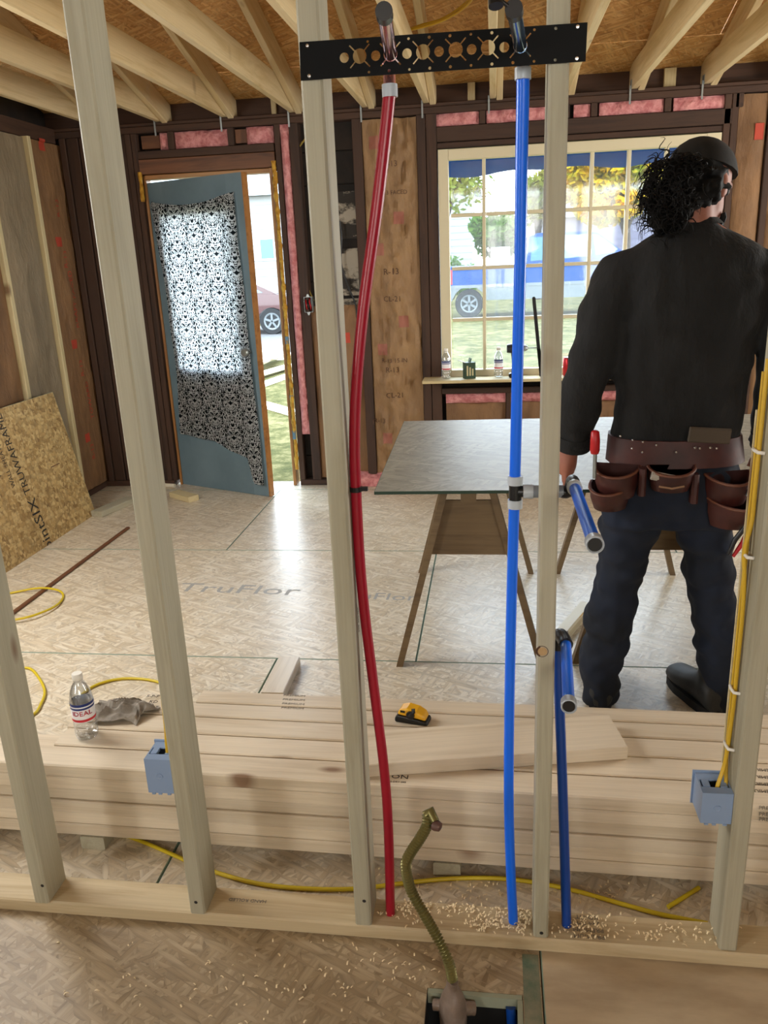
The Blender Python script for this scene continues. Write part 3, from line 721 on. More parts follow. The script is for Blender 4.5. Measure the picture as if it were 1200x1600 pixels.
PR = .0111
def ring(p, axis, r, h, mat, parent, name='ring', hole=True):
    return MB().lathe([(r*.86,-h/2),(r,-h/2*.8),(r,h/2*.8),(r*.86,h/2)], p, 20, axis).build(name, mat, parent, True)
def stub_end(p, d, parent, white=True):
    """open end of a stub pipe: rim, dark bore"""
    d = Vector(d).normalized(); p = Vector(p)
    if white: MB().lathe([(.0125,-.022),(.0145,-.020),(.0145,-.001),(.0130,.0),(.0115,-.003)], p, 22, d).build('collar', M['clear_ring'], parent, True)
    MB().lathe([(.0001,-.001),(.0118,-.001),(.0122,.0005),(.0001,.0012)] if not white else [(.0001,-.004),(.0112,-.004),(.0112,-.002),(.0001,-.002)], p, 20, d).build('bore_shade', M['black'], parent, True)  # black disc stands in for the shade inside the open pipe
# ---- red pipe
rp = thing('red_pipe', 'bowed red water pipe beside a stud, running up through the black bracket', 'pipe', (-.245, 1.53, .039))
def loc(root, pts): return [Vector(p)-root.location for p in pts]
rpts = [P(px, py, y=1.53) for px, py in ((610,1436),(607,1300),(600,1200),(585,1080),(570,960),(560,870),(556,765),(554,690),(557,600),(568,480),(587,340),(601,220),(609,140))]
rpts[0].z = .012
rpts = [Vector((max(p.x, -.2725), p.y, p.z)) for p in rpts]
MB().tube(loc(rp, spline(rpts, 6)), PR, 16).build('tube', M['red'], rp, True)
e = rpts[-1]; hb = BIG[1]
hole_r = Vector((hb[0], YB, hb[1]))
MB().tube(loc(rp, [e+Vector((0,0,-.012)), e, e+Vector((0,0,.008))]), .0135, 18).build('crimp_ring', M['clear_ring'], rp, True)
el = [e+Vector((0,0,.005)), Vector((e.x, 1.532, hb[1]-.012)), Vector((e.x, 1.528, hb[1]-.004)), Vector((hb[0], 1.518, hb[1])), Vector((hb[0], YB+.002, hb[1]))]
MB().tube(loc(rp, spline(el, 5)), .0109, 14).build('elbow', M['stub_red'], rp, True)
tip = P(600, 18, z=hb[1]+.004)
MB().tube(loc(rp, [hole_r+Vector((0,.004,0)), ip(hole_r, tip, .5), tip]), .0106, 18).build('stub', M['stub_red'], rp, True)
MB().tube(loc(rp, [ip(hole_r, tip, .90), ip(hole_r, tip, 1.012)]), .0122, 18).build('collar', M['black'], rp, True)
q = P(555, 764, y=1.53); q = Vector((max(q.x,-.2725), q.y, q.z))
MB().tube(loc(rp, [q-Vector((0,0,.005)), q+Vector((0,0,.005))]), .0128, 14).build('zip_tie', M['black'], rp)
MB().box((-.004,-.004,-.004),(.013,.004,.004), Matrix.Translation(q-rp.location+Vector((.012,-.006,.002)))).build('zip_tie_lock', M['black'], rp)
# ---- long blue pipe with its tee
bp_ = thing('blue_pipe', 'long bright blue water pipe from the bottom plate up to the black bracket', 'pipe', (.045, 1.53, .039))
def yb(py): return 1.527+.075*max(0, math.sin(math.pi*min(1,max(0,(1445-py)/1345))))
bpts = [P(px, py, y=yb(py)) for px, py in ((803,1447),(798,1360),(795,1250),(796,1100),(799,950),(803,800),(806,690),(809,560),(813,400),(815,250),(817,150),(817,112))]
bpts[0].z = .012
MB().tube(loc(bp_, spline(bpts, 6)), PR, 16).build('tube', M['blue'], bp_, True)
tj = P(805, 768, y=yb(768))
MB().tube(loc(bp_, [tj-Vector((0,0,.030)), tj+Vector((0,0,.030))]), .0128, 16).build('tee', M['black'], bp_, True)
for dz in (.024, -.026): MB().tube(loc(bp_, [tj+Vector((0,0,dz-.009)), tj+Vector((0,0,dz+.009))]), .0152, 20).build('crimp_ring', M['clear_ring'], bp_, True)
bz = 1.09; ex = P(900,768,z=bz).x
yj = tj.y
MB().tube(loc(bp_, [tj, tj+Vector((.022,0,0))]), .0118, 16).build('tee_branch', M['black'], bp_, True)
MB().tube(loc(bp_, [tj+Vector((.016,0,0)), tj+Vector((.036,0,0))]), .0150, 20).build('crimp_ring', M['clear_ring'], bp_, True)
MB().tube(loc(bp_, [tj+Vector((.034,0,0)), Vector((ex-.016, yj, tj.z))]), .0132, 16).build('branch', M['greyfit'], bp_, True)
endp = P(930, 852, z=bz)
MB().tube(loc(bp_, spline([Vector((ex-.022, yj, tj.z)), Vector((ex-.006, yj-.002, tj.z)), Vector((ex, yj-.014, bz)), Vector((ex, 1.545, bz))], 4)), .0128, 14).build('elbow', M['black'], bp_, True)
st0 = Vector((ex, 1.55, bz))
MB().tube(loc(bp_, [st0, endp-(endp-st0).normalized()*.008]), PR, 16).build('stub', M['blue'], bp_, True)
d = endp-st0
ring(st0-bp_.location+d.normalized()*.01, d, .0150, .018, M['clear_ring'], bp_, 'crimp_ring')
stub_end(endp-bp_.location, d, bp_)
e = bpts[-1]; hb = BIG[5]
MB().tube(loc(bp_, [e-Vector((0,0,.012)), e+Vector((0,0,.006))]), .0140, 18).build('crimp_ring', M['clear_ring'], bp_, True)
el = [e+Vector((0,0,.005)), Vector((e.x, 1.532, hb[1]-.012)), Vector((e.x, 1.528, hb[1]-.004)), Vector((hb[0], 1.518, hb[1])), Vector((hb[0], YB+.002, hb[1]))]
MB().tube(loc(bp_, spline(el, 5)), .0109, 14).build('elbow', M['stub_blue'], bp_, True)
h0 = Vector((hb[0], YB, hb[1])); tip = P(803, 14, z=hb[1]+.004)
MB().tube(loc(bp_, [h0+Vector((0,.004,0)), tip]), .0106, 18).build('stub', M['stub_blue'], bp_, True)
MB().tube(loc(bp_, [ip(h0, tip, .90), ip(h0, tip, 1.012)]), .0124, 18).build('collar', M['black'], bp_, True)
q = P(775, 6, z=hb[1]+.012)
MB().tube(loc(bp_, [q+Vector((.0,.0,-.003)), q+Vector((-.002,.01,.03))]), .0105, 16).build('cap_plug', M['black'], bp_, True)
MB().tube(loc(bp_, [q+Vector((.006,0,.004)), tip+Vector((-.008,0,.004))]), .003, 8).build('cap_strap', M['black'], bp_, True)
# ---- short dark blue pipe
sp_ = thing('short_blue_pipe', 'short dark blue pipe with black elbow, standing just right of the knotted stud', 'pipe', (.167, 1.53, .039))
spts = [P(px, py, y=ip(1.527,1.60,t)) for px, py, t in ((886,1455,0),(882,1330,.3),(878,1200,.55),(874,1090,.8),(872,1005,1))]
spts[0].z = .012
MB().tube(loc(sp_, spline(spts, 6)), PR, 16).build('tube', M['blue_dark'], sp_, True)
e = spts[-1]; zz = e.z+.022
MB().tube(loc(sp_, spline([e-Vector((0,0,.012)), e+Vector((0,0,.012)), Vector((e.x+.004, e.y-.006, zz)), Vector((e.x+.010, e.y-.03, zz)), Vector((e.x+.012, e.y-.05, zz))], 5)), .0150, 16).build('elbow', M['black'], sp_, True)
endp = P(889, 1105, z=zz); st0 = Vector((e.x+.012, e.y-.045, zz)); d = endp-st0
MB().tube(loc(sp_, [st0, endp-(endp-st0).normalized()*.008]), PR, 16).build('stub', M['blue'], sp_, True); stub_end(endp-sp_.location, d, sp_)

# ---- electrical boxes
def elec_box(name, label, x1, y0, z0, z1, w=.062, dep=.075, cables=()):
    t = thing(name, label, 'electrical box', (x1, y0, z0))
    h = z1-z0; k = .003
    mb = MB()
    mb.box((-w,0,0),(0,k,h)); mb.box((-w,k,0),(-w+k,dep,h)); mb.box((-k,k,0),(0,dep,h)); mb.box((-w+k,k,0),(-k,dep,k)); mb.box((-w+k,k,h-k),(-k,dep*.28,h)); mb.box((-w+k,dep*.62,h-k),(-k,dep,h))
    mb.build('shell', M['boxblue'], t)
    MB().lathe([(.0001,.0006),(.005,.0006),(.006,.0012),(.0075,.0012),(.008,0)], (-w*.48,-.0,h*.5), 18, (0,-1,0)).build('knockout', M['boxblue'], t)
    mb = MB()
    for xx in (-w*.8,-w*.55,-w*.2): mb.box((xx-.004,-.001,-.004),(xx+.004,.004,.0))
    mb.build('tab', M['boxblue'], t)
    for xx in (-w*.78, -w*.22): MB().box((xx-.007,dep*.30,h-.006),(xx+.007,dep*.60,h+.001)).build('clamp', M['boxblue'], t)
    MB().box((-w-.004,dep-.004,-.004),(.0,dep,h+.004)).build('rim', M['boxblue'], t)
    return t
xr = .513-.019
bR = elec_box('electrical_box', 'blue plastic electrical box with yellow cables, on the stud at the right edge', xr-.0005, YF+.006, P(1120,1290,y=YF).z, P(1125,1243,y=YF).z)
bL = elec_box('electrical_box', 'blue plastic electrical box half hidden behind the stud beside the rag', -.708-.0195, YF+.006, P(255,1242,y=YF).z, P(255,1190,y=YF).z)
def cable(name, label, pts, r, mat, n=5, flatten=1.0, cat='cable', group=None):
    o = MB().tube(spline(pts, n), r, 10).build(name, mat, None, True)
    return tag(o, label, cat, group)
def cr(px, py, y=1.535): q = P(px, py, y=y); return Vector((min(q.x, xr-.006), q.y, q.z))
cable('romex_cable', 'yellow cable bulging out to the left from the stapled bundle on the right stud', [cr(1118,1262,1.52), cr(1120,1232,1.52), cr(1133,1190), cr(1150,1110), cr(1160,1030), cr(1172,960), cr(1163,900), cr(1163,860), cr(1176,815), cr(1190,760), cr(1204,680), cr(1214,560)], .0042, M['romex'])
cable('romex_cable', 'yellow cable entering the right end of the right-hand blue box', [cr(1144,1262,1.526), cr(1145,1232,1.53), cr(1153,1180,1.547), cr(1160,1100,1.549), cr(1170,1010,1.55), cr(1180,905,1.55), cr(1192,790,1.55), cr(1202,700,1.55), cr(1214,580,1.55)], .0042, M['romex'])
cable('romex_cable', 'pale cable lying flat on the face of the right stud between two yellow ones', [cr(1142,1192,1.566), cr(1152,1100,1.566), cr(1162,1000,1.566), cr(1174,890,1.566), cr(1188,780,1.566), cr(1206,640,1.566)], .0035, M['strip'])
for px, py, wd in ((1198,705,'topmost of those'), (1188,868,'second from the top of those'), (1158,1078,'third from the top of those'), (1156,1166,'lowest of those')):
    c = cr(px, py, 1.535); t = MB(); x_ = min(c.x, xr-.005)
    t.tube([(xr-.0002, c.y-.016, c.z), (xr-.012, c.y-.014, c.z+.001), (xr-.0135, c.y, c.z+.002), (xr-.012, c.y+.014, c.z+.001), (xr-.0002, c.y+.016, c.z)], .0035, 8)
    tag(t.build('cable_staple', M['staple'], None, True), f'white cable staple on the right stud, {wd} along the cables', 'staple', 'cable staples on the right stud')
cable('romex_cable', 'short yellow cable dropping into the blue box near the rag', [Vector((-.745, YF+.035, bL.location.z+.05)), Vector((-.744, YF+.036, bL.location.z+.11)), Vector((-.741, YF+.04, bL.location.z+.20)), Vector((-.739, YF+.045, bL.location.z+.6)), Vector((-.738, YF+.045, 2.30))], .0042, M['romex'])

# ---- corrugated hose rising out of the hole in the floor
hs = thing('flexible_hose', 'olive corrugated metal hose rising from the hole in the floor', 'hose', (-.10, 1.36, 0))
hp = spline([P(px, py, y=y) for px, py, y in ((707,1530,1.335),(700,1500,1.34),(682,1462,1.36),(661,1425,1.37),(642,1390,1.38),(634,1355,1.38),(640,1335,1.38),(655,1312,1.38),(667,1290,1.38),(668,1272,1.385))], 30)
def resample(pts, step):
    out = [pts[0].copy()]; acc = 0
    for a_, b_ in zip(pts, pts[1:]):
        L_ = (b_-a_).length; t_ = step-acc
        while t_ <= L_: out.append(a_+(b_-a_)*(t_/L_)); t_ += step
        acc = L_-(t_-step)
    return out
hp = resample(hp, .0014)
rr = [.0098+.0022*math.cos(i*math.pi*2/5.0) for i in range(len(hp))]
MB().tube([p-hs.location for p in hp], rr, 14).build('corrugated_tube', M['hose'], hs, True)
c = P(680, 1286, y=1.375)
MB().tube([hp[-1]-hs.location+Vector((-.004,0,-.002)), hp[-1]-hs.location+Vector((.006,.004,.006)), c-hs.location+Vector((0,0,.004))], [.0105,.0105,.009], 12).build('hose_end', M['hose'], hs, True)
MB().lathe([(.0001,0),(.011,0),(.012,.006),(.009,.016),(.004,.018),(.0001,.018)], c-hs.location+Vector((-.004,0,-.003)), 12, (1,-.4,-.15)).build('end_plug', plain('purple_plug','5b4038',.5), hs, True)
mb = MB()
b0 = P(707,1532,y=1.335)
prof = [(.0115,0),(.013,-.012),(.0135,-.02),(.020,-.032),(.026,-.048),(.030,-.07),(.030,-.10),(.026,-.16)]
rs = []
for k, (r_, h) in enumerate(prof):
    rs.append([b0-hs.location+Vector((r_*math.cos(a_)*(1+.16*mnoise.noise(Vector((a_*2,h*40,1)))), r_*math.sin(a_)*(1+.16*mnoise.noise(Vector((h*40,a_*2,5)))), h+.004*math.sin(a_*2+k))) for a_ in [2*math.pi*i/20 for i in range(20)]])
mb.rings(rs).build('tape_wrap', M['tape'], hs, True)
mb = MB(); mb.tube([b0-hs.location+Vector((.0,.0,-.075)), b0-hs.location+Vector((.045,.012,-.085))], .015, 12); mb.tube([b0-hs.location+Vector((.0,.0,-.070)), b0-hs.location+Vector((-.042,.006,-.078))], .012, 12); mb.build('tee_fitting', M['tape'], hs, True)
o = MB().tube([(.045, 1.20, -.55),(.040,1.33,-.08),(.036,1.352,-.02)], .011, 12).build('crawl_space_pipe', M['blue_dark'], None, True); tag(o, 'dark blue pipe down in the floor hole beside the taped hose', 'pipe')
# ================================================================== LUMBER STACK
YAW = R(-1.35)
def pt(x, y): return (x*math.cos(YAW)-y*math.sin(YAW), 1.700+x*math.sin(YAW)+y*math.cos(YAW))
def lumber(label, xa, xb, y0, w, z0, t=.0375, group='boards in the lumber stack', name='lumber_board', dyaw=0.0):
    xc = (xa+xb)/2; cx, cy = pt(xc, y0+w/2)
    o = board(name, xb-xa, w-.004, t, M['pile'], None, (cx, cy, z0+t/2), (0,0,YAW+dyaw), .0035)
    return tag(o, label, 'board', group)
ordn = ['lowest', 'second lowest', 'third lowest', 'fourth lowest', 'fifth lowest']
Z0 = .042
for k in range(5):
    lumber(f'pale board, {ordn[k]} of those facing the studs in the front of the stack', -1.75+.06*math.sin(k*2.1), 1.6+.1*math.cos(k*3), .004*math.sin(k*2.7), .20, Z0+k*.038)
    lumber(f'pale board, {ordn[k]} of those at the back of the stack', -1.02+.03*k, 1.5, .2035, .19, Z0+k*.038, group='back boards of the lumber stack')
ZT = Z0+5*.038+.0002
tops = [('frontmost board on top of the stack, under the blue box', -1.42, 1.55, -.004, .092), ('second board from the front on top of the stack, under the bottle', -1.225, 1.5, .0895, .088), ('middle board on top of the stack, under the rag', -1.235, 1.62, .179, .087),
        ('second board from the back on top of the stack, stamped at its end', -1.175, 1.5, .2675, .075), ('rearmost board on top of the stack, before the work boots', -.905, 1.7, .344, .07)]
tb = []
for lb, xa, xb, y0, w in tops: tb.append(lumber('pale '+lb, xa, xb, y0, w, ZT))
TOP = ZT+.0376
# cut board laid askew on top
A = P(981,1167,z=TOP+.038); B = P(576,1195,z=TOP+.038); Cc = P(954,1117,z=TOP+.038)
xa = Vector((A.x-B.x, A.y-B.y, 0)); L = xa.length+.03; ang = math.atan2(xa.y, xa.x)
wv = .155; nrm = Vector((-math.sin(ang), math.cos(ang), 0)); dirv = Vector((math.cos(ang), math.sin(ang), 0))
cc = Vector((A.x, A.y, 0)) - dirv*L/2 + nrm*wv/2
o = board('cut_board', L, wv, .0375, M['pile'], None, (cc.x, cc.y, TOP+.0192), (0,0,ang), .002)
tag(o, 'wide short board end lying askew on top of the lumber stack', 'board')
for k, x in enumerate((-1.1, -.12, .78)):
    cx, cy = pt(x, .2); o = board('stack_bearer', .40, .07, .04, M['stud'], None, (cx, cy, .0205), (0,0,YAW+R(90))); tag(o, ['bearer block under the left end of the lumber stack', 'bearer block under the middle of the lumber stack', 'bearer block under the right part of the lumber stack'][k], 'block', 'bearers under the lumber stack')
def stamp_on(o, s, size, px, py, z, ang=0, sx=1.0, mat='ink'):
    q = P(px, py, z=z); m = Matrix.Translation((q.x, q.y, z+.0003)) @ Matrix.Rotation(ang, 4, 'Z')
    return text(s, size, M[mat], o, name='stamp', sx=sx, matrix=o.matrix_basis.inverted() @ m)
bpy.context.view_layer.update()
for k, s_ in enumerate(('S-P-F', 'KD', 'HT')): stamp_on(tb[3], s_, .02, 239+1*k, 1096-8.5*(2-k)+9, TOP, YAW)
for k in range(4): stamp_on(tb[4], 'PREMIUM', .0135, 460-1.0*k, 1089+6.5*k-2, TOP, YAW, 1.25, 'inkgrey')
stamp_on(tb[0], 'ON', .022, 625, 1214, TOP, YAW, 1.3)
for k in range(2): stamp_on(tb[0], 'S-DRY 099', .009, 622, 1206+16*k, TOP, YAW)
for k in range(4): stamp_on(tb[0], 'PREMIUM', .016, 1192, 1203+11*k, TOP, YAW+R(180), 1.0)
for py in (1258,1268,1276): 
    q = P(1195,py,y=1.69); t_ = text('PREM', .014, M['inkgrey'], None, name='stamp'); t_.parent = tb[0]; t_.matrix_local = tb[0].matrix_basis.inverted() @ (Matrix.Translation((q.x, 1.700+q.x*math.sin(YAW)-.006, q.z)) @ Matrix.Rotation(R(90),4,'X'))
# ---- on the stack: bottle, rag, chalk reel
def bottle(name, label, loc_, H_=.205, r=.032, text_=True, group=None, rot=0.0, fill=.0):
    t = thing(name, label, 'water bottle', loc_, rot, group); s = H_/.205
    pr = [(.0001,.004),(.6,.0),(.92,.004),(1,.016),(1,.026),(.94,.031),(1,.036),(1,.046),(.94,.051),(1,.056),(1,.125),(.97,.132),(.88,.148),(.62,.168),(.42,.178),(.42,.186)]
    MB().lathe([(max(a*r,.0001), h*s) for a, h in pr], (0,0,0), 28).build('body', M['clear'], t, True)
    MB().lathe([(.42*r,.1855*s),(.46*r,.187*s),(.46*r,.203*s),(.42*r,.205*s),(.0001,.205*s)], (0,0,0), 20).build('cap', M['staple'], t, True)
    l = MB().lathe([(r*1.012,.062*s),(r*1.012,.120*s)], (0,0,0), 28); l.f = l.f[:-2]; l.mi = l.mi[:-2]; lb = l.build('label', M['labelwhite'], t, True)
    for z0, z1, m in ((.112,.120,'labelblue'),(.064,.072,'labelred'),(.102,.108,'labelblue')):
        k = MB().lathe([(r*1.022,z0*s),(r*1.022,z1*s)], (0,0,0), 28); k.f = k.f[:-2]; k.mi = k.mi[:-2]; k.build('band', M[m], lb, True)
    if text_:
        for sz, zc, mk, off, bo in ((.0215,.090,'labelblue',1.024,.0012), (.0205,.090,'labelred',1.034,0)):
            tx = text('IDEAL', sz*s, M[mk], None, name='lettering', sx=1.05); m = tx.data
            for v in m.vertices:
                a = v.co.x/r + bo*0; rr_ = r*off + v.co.z
                v.co = Vector((rr_*math.sin(a), -rr_*math.cos(a), zc*s+v.co.y+(bo if v.co.y < 0 else -bo)*.5))
            tx.parent = lb
    return t
q = P(137,1150,z=TOP)
bottle('water_bottle', 'clear water bottle with lettered label standing on the lumber stack', (q.x, q.y, TOP+.0005), .200, .0315, True, None, R(22))
# crumpled rag
q = P(192,1113,z=TOP); nx, ny = 56, 36; vs = []
for j in range(ny+1):
    for i in range(nx+1):
        u = i/nx*2-1; v = j/ny*2-1
        w1 = mnoise.noise(Vector((u*1.3+5, v*1.1, 2))); w2 = mnoise.noise(Vector((u*1.2, v*1.4+9, 7)))
        x = u*.092*(1+.22*w2)+.022*w1; y = v*.050*(1+.30*w1)+.016*w2+.012*math.sin(u*3.2)
        rim = max(0, 1-(u*u+v*v)*.62)**.8 if u*u+v*v < 1.6 else 0
        fold = (1-abs(mnoise.noise(Vector((u*1.5+v*.8+1, v*1.9-u*.6, 3)))*2.2))**2; fine = (1-abs(mnoise.noise(Vector((u*3.4-v*2.2, v*3.0+u*1.6, 8)))*2))**2
        vs.append((x, y, .003+rim*(.014+.026*max(0,fold)+.005*max(0,fine))+.004*abs(w1)))
mb = MB(); mb.add(vs, [(j*(nx+1)+i, j*(nx+1)+i+1, (j+1)*(nx+1)+i+1, (j+1)*(nx+1)+i) for j in range(ny) for i in range(nx)])
o = mb.build('rag', M['rag'], None, True, (q.x, q.y-.01, TOP+.0004), (0,0,R(-10))); tag(o, 'crumpled grey cloth rag lying beside the bottle on the lumber stack', 'rag')
sub = o.modifiers.new('s','SOLIDIFY'); sub.thickness = .0022; sub.offset = 1
# chalk reel
q = P(641,1132,z=TOP)
t = thing('chalk_reel', 'yellow and black chalk line reel sitting on the lumber stack', 'chalk line', (q.x+.006, q.y+.022, TOP), R(-12))
prof = [(-.048,0),(.048,0),(.046,.014),(.036,.028),(.018,.040),(-.010,.046),(-.034,.040),(-.046,.022)]
def slab(poly, y0, y1): return MB().prism(poly, lambda p: (p[0],y0,p[1]), lambda p: (p[0],y1,p[1]))
o = slab([(-.048,0),(.050,0),(.047,.013),(.0,.020),(-.040,.024),(-.049,.012)], -.023, .023).build('base_grip', M['black'], t); bm_ = o.modifiers.new('b','BEVEL'); bm_.width = .005; bm_.segments = 2
o = slab([(-.041,.0245),(.0,.0205),(.044,.0145),(.036,.030),(.016,.041),(-.012,.046),(-.034,.040)], -.021, .021).build('housing', M['toolyellow'], t); bm_ = o.modifiers.new('b','BEVEL'); bm_.width = .005; bm_.segments = 2
MB().lathe([(.0001,.0),(.012,0),(.012,.006),(.0001,.006)], (0,-.021,.030), 16, (0,-1,0)).build('crank_hub', M['black'], t, True)
MB().tube([(.0,-.028,.030),(.012,-.030,.046),(.010,-.026,.054)], .0055, 10).build('crank_handle', M['black'], t, True)
MB().box((-.030,-.0225,.034),(-.016,-.0205,.040)).build('emblem', M['black'], t)
# ---- yellow extension cords
def fl(px, py, z=.006): return P(px, py, z=z)
cable('extension_cord', 'yellow cord running across the floor under the front of the lumber stack', [fl(150,1288),fl(230,1318),fl(285,1342),fl(335,1362),fl(400,1380),fl(470,1388),fl(550,1389),fl(630,1380),fl(700,1373),fl(770,1372),fl(832,1378),fl(900,1392),fl(960,1409),fl(1030,1428),fl(1106,1443)], .0055, M['cord'], cat='cord')
cable('extension_cord', 'short piece of yellow cord poking from under the stack at the right', [fl(1044,1417),fl(1068,1402),fl(1092,1387)], .0055, M['cord'], cat='cord')
cable('extension_cord', 'yellow cord looped on the floor below the leaning board', [fl(-20,935),fl(20,926),fl(60,919,.019),fl(90,922,.019),fl(99,932),fl(88,946,.012),fl(60,959,.019),fl(30,967,.019),fl(-30,975)], .0055, M['cord'], cat='cord')
cable('extension_cord', 'yellow cord curving on the floor just left of the stack, then behind the rag', [fl(20,1046),fl(45,1044),fl(60,1058),fl(70,1080),fl(64,1100),fl(50,1118),fl(0,1140)], .0055, M['cord'], cat='cord')
cable('extension_cord', 'yellow cord lying in an arc on the floor behind the bottle and rag', [fl(110,1102),fl(140,1076),fl(170,1064),fl(205,1060),fl(245,1065),fl(275,1082)], .0055, M['cord'], cat='cord')
# ---- wood shavings
def shavings(name, label, centres, n, seed):
    rnd = random.Random(seed); mb = MB()
    for _ in range(n):
        px, py, sx, sy, z = rnd.choice(centres)
        q = P(px+rnd.gauss(0, sx), py+rnd.gauss(0, sy), z=z)
        if z > .03 and not (YF-.002 < q.y < YF+.082): continue
        if z < .03 and ((YF-.012 < q.y < YF+.095) or (HOLE[0]-.005 < q.x < HOLE[1]+.005 and q.y < HOLE[3]+.005)): continue
        L = rnd.uniform(.004, .012); w = rnd.uniform(.002, .004); a = rnd.uniform(0, 6.28); h = rnd.uniform(.001, .005); lift = rnd.uniform(0, .006)*(1 if z > .03 else .3)
        pts = [(-L/2,0),(-L/6,h),(L/6,h),(L/2,.0005)]
        vs = []
        for s_ in (-1, 1):
            for u, hh in pts: vs.append((q.x+u*math.cos(a)-s_*w/2*math.sin(a), q.y+u*math.sin(a)+s_*w/2*math.cos(a), z+.001+hh+lift))
        mb.add(vs, [(i,i+1,5+i,4+i) for i in range(3)])
    o = mb.build(name, M['shaving']); tag(o, label, 'shavings', None, 'stuff')
shavings('wood_shavings', 'curled drilling shavings heaped round the blue pipe on the bottom plate', [(770,1415,35,12,.039),(710,1412,30,8,.039),(815,1440,12,12,.039),(760,1445,25,12,.039),(640,1420,20,10,.039),(920,1450,30,10,.039),(1050,1460,50,10,.039)], 620, 3)
shavings('floor_shavings', 'pale wood crumbs scattered over the floor around the bottom plate', [(770,1390,50,10,.0),(610,1370,40,12,.0),(920,1395,40,10,.0),(590,1510,60,30,.0),(480,1560,90,40,.0),(300,1540,140,40,.0)], 230, 5)

# ================================================================== THINGS IN THE FAR ROOM
# ---- door slab, standing ajar
dh = Vector((DX0+.012, YW+.045, 0)); de = P(423, 777, z=0); dv = Vector((de.x-dh.x, de.y-dh.y, 0)); DL = dv.length; DA = math.atan2(dv.y, dv.x)
door = thing('door_1', 'grey blue half-glazed door standing ajar under a patterned cloth', 'door', (dh.x, dh.y, .004), DA, kind='structure')
DT = .042; DH = 2.062
def dp(name, mat, x0, x1, z0, z1, y0=0, y1=DT): return MB().box((x0,y0,z0),(x1,y1,z1)).build(name, mat, door)
gx0, gx1, gz0, gz1 = .135, DL-.145, .86, 1.86
dp('stile', M['doorpaint'], 0, gx0, 0, DH); dp('stile', M['doorpaint'], gx1, DL-.012, 0, DH)
dp('rail', M['doorpaint'], gx0, gx1, gz1, DH); dp('lower_panel', M['doorpaint'], gx0, gx1, 0, gz0)
dp('edge_strip', M['jamb'], DL-.012, DL, 0, DH)
dp('glass', M['doorglass'], gx0, gx1, gz0, gz1, .018, .024)
for z in (.25, 1.02, 1.80): dp('hinge', M['metal'], -.008, .002, z-.045, z+.045, .01, .03)
kb = MB().lathe([(.0001,0),(.012,0),(.010,.028),(.026,.036),(.030,.052),(.022,.064),(.0001,.066)], (DL-.07,0,.98), 20, (0,-1,0)).build('knob', M['metal'], door, True)
# ---- patterned cloth pinned over the door
nx, nz = 44, 84; vs = []; fs = []; uv = []
def botz(u):                                      # lower hem: steps down towards the free edge
    return ip(.385,.355,min(1,u/.45)) if u < .45 else (ip(.345,.26,(u-.45)/.37) if u < .82 else .26-.175*min(1,(u-.82)/.05))
for j in range(nz+1):
    for i in range(nx+1):
        u = i/nx; v = j/nz
        top = 1.945-.045*math.sin(math.pi*u)+.01*u; bot = botz(u)
        z = ip(top, bot, v); x = ip(.035+.07*v*(1-v)*2+.03*v, DL-.075+.05*v, u)
        y = -.014-.012*(.5+.5*math.sin(x*26+z*2.0+2*mnoise.noise(Vector((x*3,z*2,0)))))-.010*(mnoise.noise(Vector((x*9,z*4,3)))+.3)-.010*(1-v)*abs(math.sin(u*math.pi*5))
        if j == 0 and i in (0,1,nx,nx-1): y = -.006
        vs.append((x, min(y,-.005), z)); uv.append((x*1.0, z))
fs = [(j*(nx+1)+i, j*(nx+1)+i+1, (j+1)*(nx+1)+i+1, (j+1)*(nx+1)+i) for j in range(nz) for i in range(nx)]
me = bpy.data.meshes.new('door_cloth'); me.from_pydata(vs, [], fs); me.materials.append(M['damask'])
ul = me.uv_layers.new(name='uv')
for lp in me.loops: ul.data[lp.index].uv = uv[lp.vertex_index]
me.polygons.foreach_set('use_smooth', [True]*len(me.polygons))
cl = link('door_cloth', me, None, (dh.x, dh.y, .004), (0,0,DA)); tag(cl, 'black and white damask cloth hung over the glass of the ajar door', 'cloth')
# ---- small loose timber and the leaning strand board
def on_floor_board(name, label, p0, p1, w, t, mat, cat='board', z=0.0005, group=None):
    a = P(*p0, z=z+t); b = P(*p1, z=z+t); d = Vector((b.x-a.x, b.y-a.y, 0)); m_ = (a+b)/2
    o = board(name, d.length, w, t, mat, None, (m_.x, m_.y, z+t/2), (0,0,math.atan2(d.y,d.x)), .003); return tag(o, label, cat, group)
on_floor_board('timber_offcut', 'short pale timber offcut lying on the floor behind the stack', (425,1082), (452,1026), .085, .038, M['pile'])
on_floor_board('timber_offcut', 'short pale block lying at the bottom of the door', (272,767), (302,775), .085, .038, M['strip'], 'block')
on_floor_board('timber_offcut', 'pale board lying at the foot of the left wall beyond the leaning sheet', (150,799), (205,776), .09, .038, M['stud'])
on_floor_board('wood_strip', 'thin dark brown wooden strip lying on the floor by the leaning sheet', (10,963), (200,823), .022, .012, M['oldheader'], 'wood strip')
o = board('tube_of_caulk', .10, .028, .026, M['white'], None, (P(264,757,z=.02).x, P(264,757,z=.02).y, .0135), (0,0,R(-12)), .008); tag(o, 'small white stub lying between the left stud and the door bottom', 'scrap')
pb, tb_ = P(149,803,z=0), P(72,613,y=P(149,803,z=0).y)
tb_.x = max(tb_.x, XL+.075); 
hgt = math.hypot(tb_.z, tb_.x-pb.x); lean = math.atan2(pb.x-tb_.x, tb_.z)
t = thing('strand_board_sheet', 'printed strand board sheet leaning against the left wall', 'wood panel', (pb.x+.004, pb.y, .001))
SW = 1.9
mb = MB(); mb.box((-.011,-SW,0),(0,0,hgt)); sh = mb.build('panel', M['sheet'], t); sh.rotation_euler = (0,-lean,0)
